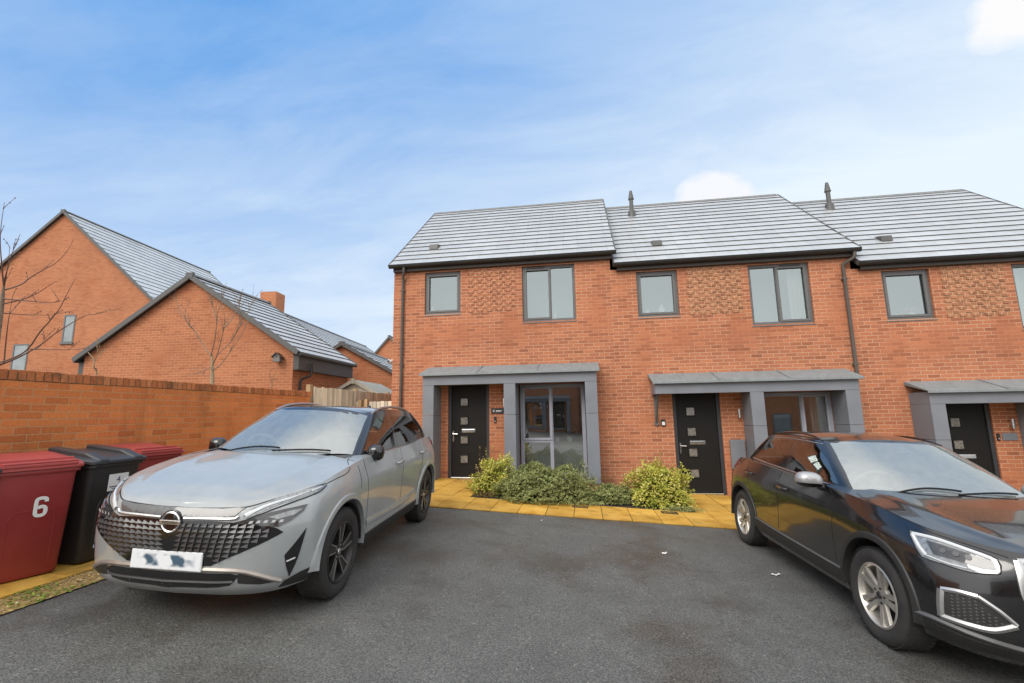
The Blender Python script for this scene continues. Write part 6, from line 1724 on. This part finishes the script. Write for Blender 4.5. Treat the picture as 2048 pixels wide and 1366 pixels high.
def sillboard(x0, x1, z):
    b = MB(); b.box(x0 - .02, x1 + .02, .13, .40, z - .03, z + .022); return b
for H, a, b_, z in ((h4, .78, 1.665, 3.985), (h4, 3.14, 4.36, 3.70), (h2, .78, 1.665, 3.985), (h2, 3.14, 4.36, 3.70), (h3, .78, 1.665, 3.985), (h3, 3.14, 4.36, 3.70)):
    sillboard(a, b_, z + .045).build('window_board', M['ceramic'], H)
z1 = 3.985 + .068; z2_ = 3.70 + .068
vase('small white ornament in the left corner of the first upstairs window', .90, .22, z1, .05, .17); vase('little white candle on the sill of the first upstairs window, right side', 1.5, .22, z1, .03, .10)
vase('white bottle by the middle bar of the wide window of number 4', 3.88, .2, z2_, .025, .18); vase('small white tub in the wide window of number 4, left of the bar', 3.68, .2, z2_, .045, .08)
vase('white jug in the small upstairs window of the middle house', 4.947 + 1.02, .24, z1 + STEP, .06, .14); vase('round white jar in the small upstairs window of the middle house', 4.947 + 1.33, .24, z1 + STEP, .085, .24)
vase('pale tall vase on the right of the small window of the middle house', 4.947 + 1.48, .2, z1 + STEP, .04, .1); vase('white candle in the wide window of the middle house', 8.16, .2, z2_ + STEP, .03, .16)
vase('white bowl on the sill of the right house window', 9.894 + 1.12, .24, z1 + 2 * STEP, .07, .08)
fp = thing('flower_pot', 'pink flowers on the sill of the right house window', 'flowers', (9.894 + 1.38, .24, z1 + 2 * STEP))
b = MB(); b.lathe([(0, 0), (.05, 0), (.07, .1), (0, .1)], (0, 0, 0), 'z', 14); b.build('pot', M['ceramic'], fp, smooth=40, fixn=True)
b = MB(); R = random.Random(8)
for k in range(90): leaf(b, Vector((R.uniform(-.14, .14), R.uniform(-.05, .05), R.uniform(.08, .2))), Vector((R.uniform(-1, 1), R.uniform(-1, 1), 1)), Vector((0, 1, 0)), .05, .03, R.random())
b.build('petals', leaf_mat('pink petals', [(0, (.12, .2, .05)), (.5, (.6, .2, .2)), (1, (.8, .5, .5))], .6, .2), fp)
def curtain(label, x0, x1, y, z0, z1):
    mb = MB(); n = 40; V = []
    for i in range(n + 1):
        x = x0 + (x1 - x0) * i / n; yy = y + .025 * math.sin(i * 1.35) + .012 * math.sin(i * .6)
        V += [(x, yy, z0), (x, yy, z1)]
    mb.add(V, [(2 * i, 2 * i + 2, 2 * i + 3, 2 * i + 1) for i in range(n)])
    return tag(mb.build('curtain', M['curtain'], smooth=60), label, 'curtain', 'cream curtains in the windows')
curtain('cream curtain at the right of the middle house upstairs window', 8.98, 9.40, .30, 3.42, 4.85)
curtain('cream curtain in the ground floor window of the middle house', 9.12, 9.42, .24, .2, 2.1)
curtain('cream curtain in the cut off upstairs window at the right photo edge', 13.05, 14.2, .35, 3.10, 4.55)
kc = thing('kitchen_unit', 'white kitchen unit behind the ground floor window of number 4', 'kitchen unit', (3.05, .5, -.1))
b = MB(); b.box(.0, 1.4, .0, .6, 0, 1.0); b.build('cupboard', M['white'], kc); b = MB(); b.box(-.02, 1.42, -.02, .62, 1.003, 1.04); b.build('worktop', M['room_beige'], kc)
for x, r_, h_ in ((.72, .06, .11), (.86, .035, .08)):
    pass
pp = thing('pot_plant', 'green pot plant on the worktop behind the ground floor window of number 4', 'pot plant', (4.10, .7, .945))
b = MB(); b.lathe([(0, 0), (.06, 0), (.085, .13), (0, .13)], (0, 0, 0), 'z', 14); b.build('pot', M['ceramic'], pp, smooth=40, fixn=True)
b = MB(); R = random.Random(9)
for k in range(220): leaf(b, Vector((R.uniform(-.16, .2), R.uniform(-.1, .1), R.uniform(.1, .3))), Vector((R.uniform(-1, 1), R.uniform(-1, 1), R.uniform(-.3, 1))), Vector((0, 0, 1)), .07, .03, R.random())
b.build('foliage', M['leaf_hebe'], pp)
o = vase('white mug on the worktop behind the ground floor window of number 4', 3.82, .7, .945, .05, .12); o['group'] = 'crockery'
# ------------------------------------------------------------------ sky, sun, camera
w = bpy.data.worlds.new('World'); sc.world = w; w.use_nodes = True
nt = w.node_tree; nt.nodes.clear()
SUN_EL, SUN_AZ = rad(42), rad(205)      # azimuth clockwise from +y: over the photographer's left shoulder
out = nd(nt, 'ShaderNodeOutputWorld'); bg = nd(nt, 'ShaderNodeBackground'); nt.links.new(bg.outputs[0], out.inputs[0])
sky = nd(nt, 'ShaderNodeTexSky', sky_type='NISHITA', sun_disc=False, sun_elevation=SUN_EL, sun_rotation=SUN_AZ, air_density=1.1, dust_density=1.2, ozone_density=2.5)
tc = nd(nt, 'ShaderNodeTexCoord'); sep = nd(nt, 'ShaderNodeSeparateXYZ'); nt.links.new(tc.outputs['Generated'], sep.inputs[0])
# thin cloud: project the direction on a high plane and use two noises
zz = nd(nt, 'ShaderNodeMath', operation='MAXIMUM'); zz.inputs[1].default_value = 0.0; nt.links.new(sep.outputs[2], zz.inputs[0])
za = nd(nt, 'ShaderNodeMath', operation='ADD'); za.inputs[1].default_value = 0.16; nt.links.new(zz.outputs[0], za.inputs[0])
dv = nd(nt, 'ShaderNodeVectorMath', operation='DIVIDE'); cmb = nd(nt, 'ShaderNodeCombineXYZ')
for k in range(3): nt.links.new(za.outputs[0], cmb.inputs[k])
nt.links.new(tc.outputs['Generated'], dv.inputs[0]); nt.links.new(cmb.outputs[0], dv.inputs[1])
mp = nd(nt, 'ShaderNodeMapping'); mp.inputs['Rotation'].default_value = (0, 0, rad(28)); mp.inputs['Scale'].default_value = (0.8, 1.9, 0.3); mp.inputs['Location'].default_value = (3.1, 1.7, 0)
nt.links.new(dv.outputs[0], mp.inputs[0])
n1 = nd(nt, 'ShaderNodeTexNoise'); n1.inputs['Scale'].default_value = 1.6; n1.inputs['Detail'].default_value = 9; n1.inputs['Roughness'].default_value = .62; n1.inputs['Distortion'].default_value = .5
nt.links.new(mp.outputs[0], n1.inputs['Vector'])
cl = ramp(nt, n1.outputs[0], [(0.38, 0.0), (0.74, 0.25)])
# haze towards the horizon, and towards the right
hz = ramp(nt, zz.outputs[0], [(0.0, 1.0), (0.16, 0.92), (0.32, 0.72), (0.46, 0.50), (0.66, 0.20)])
xr = nd(nt, 'ShaderNodeMapRange'); xr.inputs[1].default_value = -.75; xr.inputs[2].default_value = .70; xr.inputs[3].default_value = -.29; xr.inputs[4].default_value = .37; nt.links.new(sep.outputs[0], xr.inputs[0])
def madd(a, b, op='ADD', clamp=True):
    n = nd(nt, 'ShaderNodeMath', operation=op, use_clamp=clamp)
    for k, v in enumerate((a, b)):
        if isinstance(v, (int, float)): n.inputs[k].default_value = v
        else: nt.links.new(v, n.inputs[k])
    return n.outputs[0]
f = madd(madd(hz, cl), xr.outputs[0])
# brighter cloud added behind the camera and overhead to light the fronts and feed reflections
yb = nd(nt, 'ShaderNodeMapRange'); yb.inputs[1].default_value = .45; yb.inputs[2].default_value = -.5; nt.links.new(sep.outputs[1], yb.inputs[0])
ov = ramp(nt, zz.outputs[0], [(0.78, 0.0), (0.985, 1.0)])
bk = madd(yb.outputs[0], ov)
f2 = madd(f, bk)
# two lumps of cumulus: over the middle roof, and top right
def lump(dirv, size, sharp):
    d = Vector(dirv).normalized()
    dp_ = nd(nt, 'ShaderNodeVectorMath', operation='DOT_PRODUCT'); dp_.inputs[1].default_value = d; nt.links.new(tc.outputs['Generated'], dp_.inputs[0])
    m_ = nd(nt, 'ShaderNodeMapRange'); m_.inputs[1].default_value = math.cos(size); m_.inputs[2].default_value = 1.0; nt.links.new(dp_.outputs['Value'], m_.inputs[0])
    nn = nd(nt, 'ShaderNodeTexNoise'); nn.inputs['Scale'].default_value = sharp; nn.inputs['Detail'].default_value = 8; nt.links.new(tc.outputs['Generated'], nn.inputs['Vector'])
    s_ = madd(madd(m_.outputs[0], 0.55, 'MULTIPLY'), nn.outputs[0], 'ADD', False)
    return madd(ramp(nt, s_, [(0.62, 0.0), (0.80, 1.0)]), madd(m_.outputs[0], 5.0, 'MULTIPLY'), 'MULTIPLY')
skyc = nd(nt, 'ShaderNodeVectorMath', operation='SCALE'); skyc.inputs['Scale'].default_value = SKY_K; nt.links.new(sky.outputs[0], skyc.inputs[0])
deep = mixc(nt, 0.90, skyc.outputs[0], (0.10, 0.375, 0.87))
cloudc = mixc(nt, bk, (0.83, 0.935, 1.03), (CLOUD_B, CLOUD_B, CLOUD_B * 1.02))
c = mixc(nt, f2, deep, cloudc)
c = mixc(nt, lump((0.262, .885, .385), .085, 12), c, (0.93, 0.95, 1.0))
c = mixc(nt, lump((0.60, .615, .525), .085, 9), c, (0.98, 0.98, 0.99))
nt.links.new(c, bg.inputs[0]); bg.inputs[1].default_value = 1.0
sl_ = bpy.data.lights.new('sun', 'SUN'); sl_.energy = SUN_E; sl_.angle = rad(35); sl_.color = (1.0, .955, .89)
so = bpy.data.objects.new('sun', sl_); COL.objects.link(so)
dirv = Vector((math.sin(SUN_AZ) * math.cos(SUN_EL), math.cos(SUN_AZ) * math.cos(SUN_EL), math.sin(SUN_EL)))
so.rotation_euler = dirv.to_track_quat('Z', 'Y').to_euler()
so.location = (0, -20, 30)
cam = bpy.data.cameras.new('camera'); co = bpy.data.objects.new('camera', cam); COL.objects.link(co)
cam.sensor_width = 36; cam.lens = 917.3 / 2048 * 36; cam.clip_end = 500; cam.clip_start = .05
pi_, ro_, ya_ = rad(8.876), rad(-.939), rad(-8.576)
fwv = Vector((math.sin(ya_) * math.cos(pi_), math.cos(ya_) * math.cos(pi_), math.sin(pi_)))
rv_ = Vector((math.cos(ya_), -math.sin(ya_), 0)); uv_ = rv_.cross(fwv)
R2 = rv_ * math.cos(ro_) + uv_ * math.sin(ro_); U2 = -rv_ * math.sin(ro_) + uv_ * math.cos(ro_)
co.matrix_world = Matrix(((R2.x, U2.x, -fwv.x, 4.433), (R2.y, U2.y, -fwv.y, -10.284), (R2.z, U2.z, -fwv.z, 1.632), (0, 0, 0, 1)))
sc.camera = co
sc.view_settings.view_transform = 'Standard'; sc.view_settings.look = 'None'; sc.view_settings.exposure = 0; sc.view_settings.gamma = 1
sc.cycles.max_bounces = 8; sc.cycles.transparent_max_bounces = 16; sc.cycles.use_denoising = True
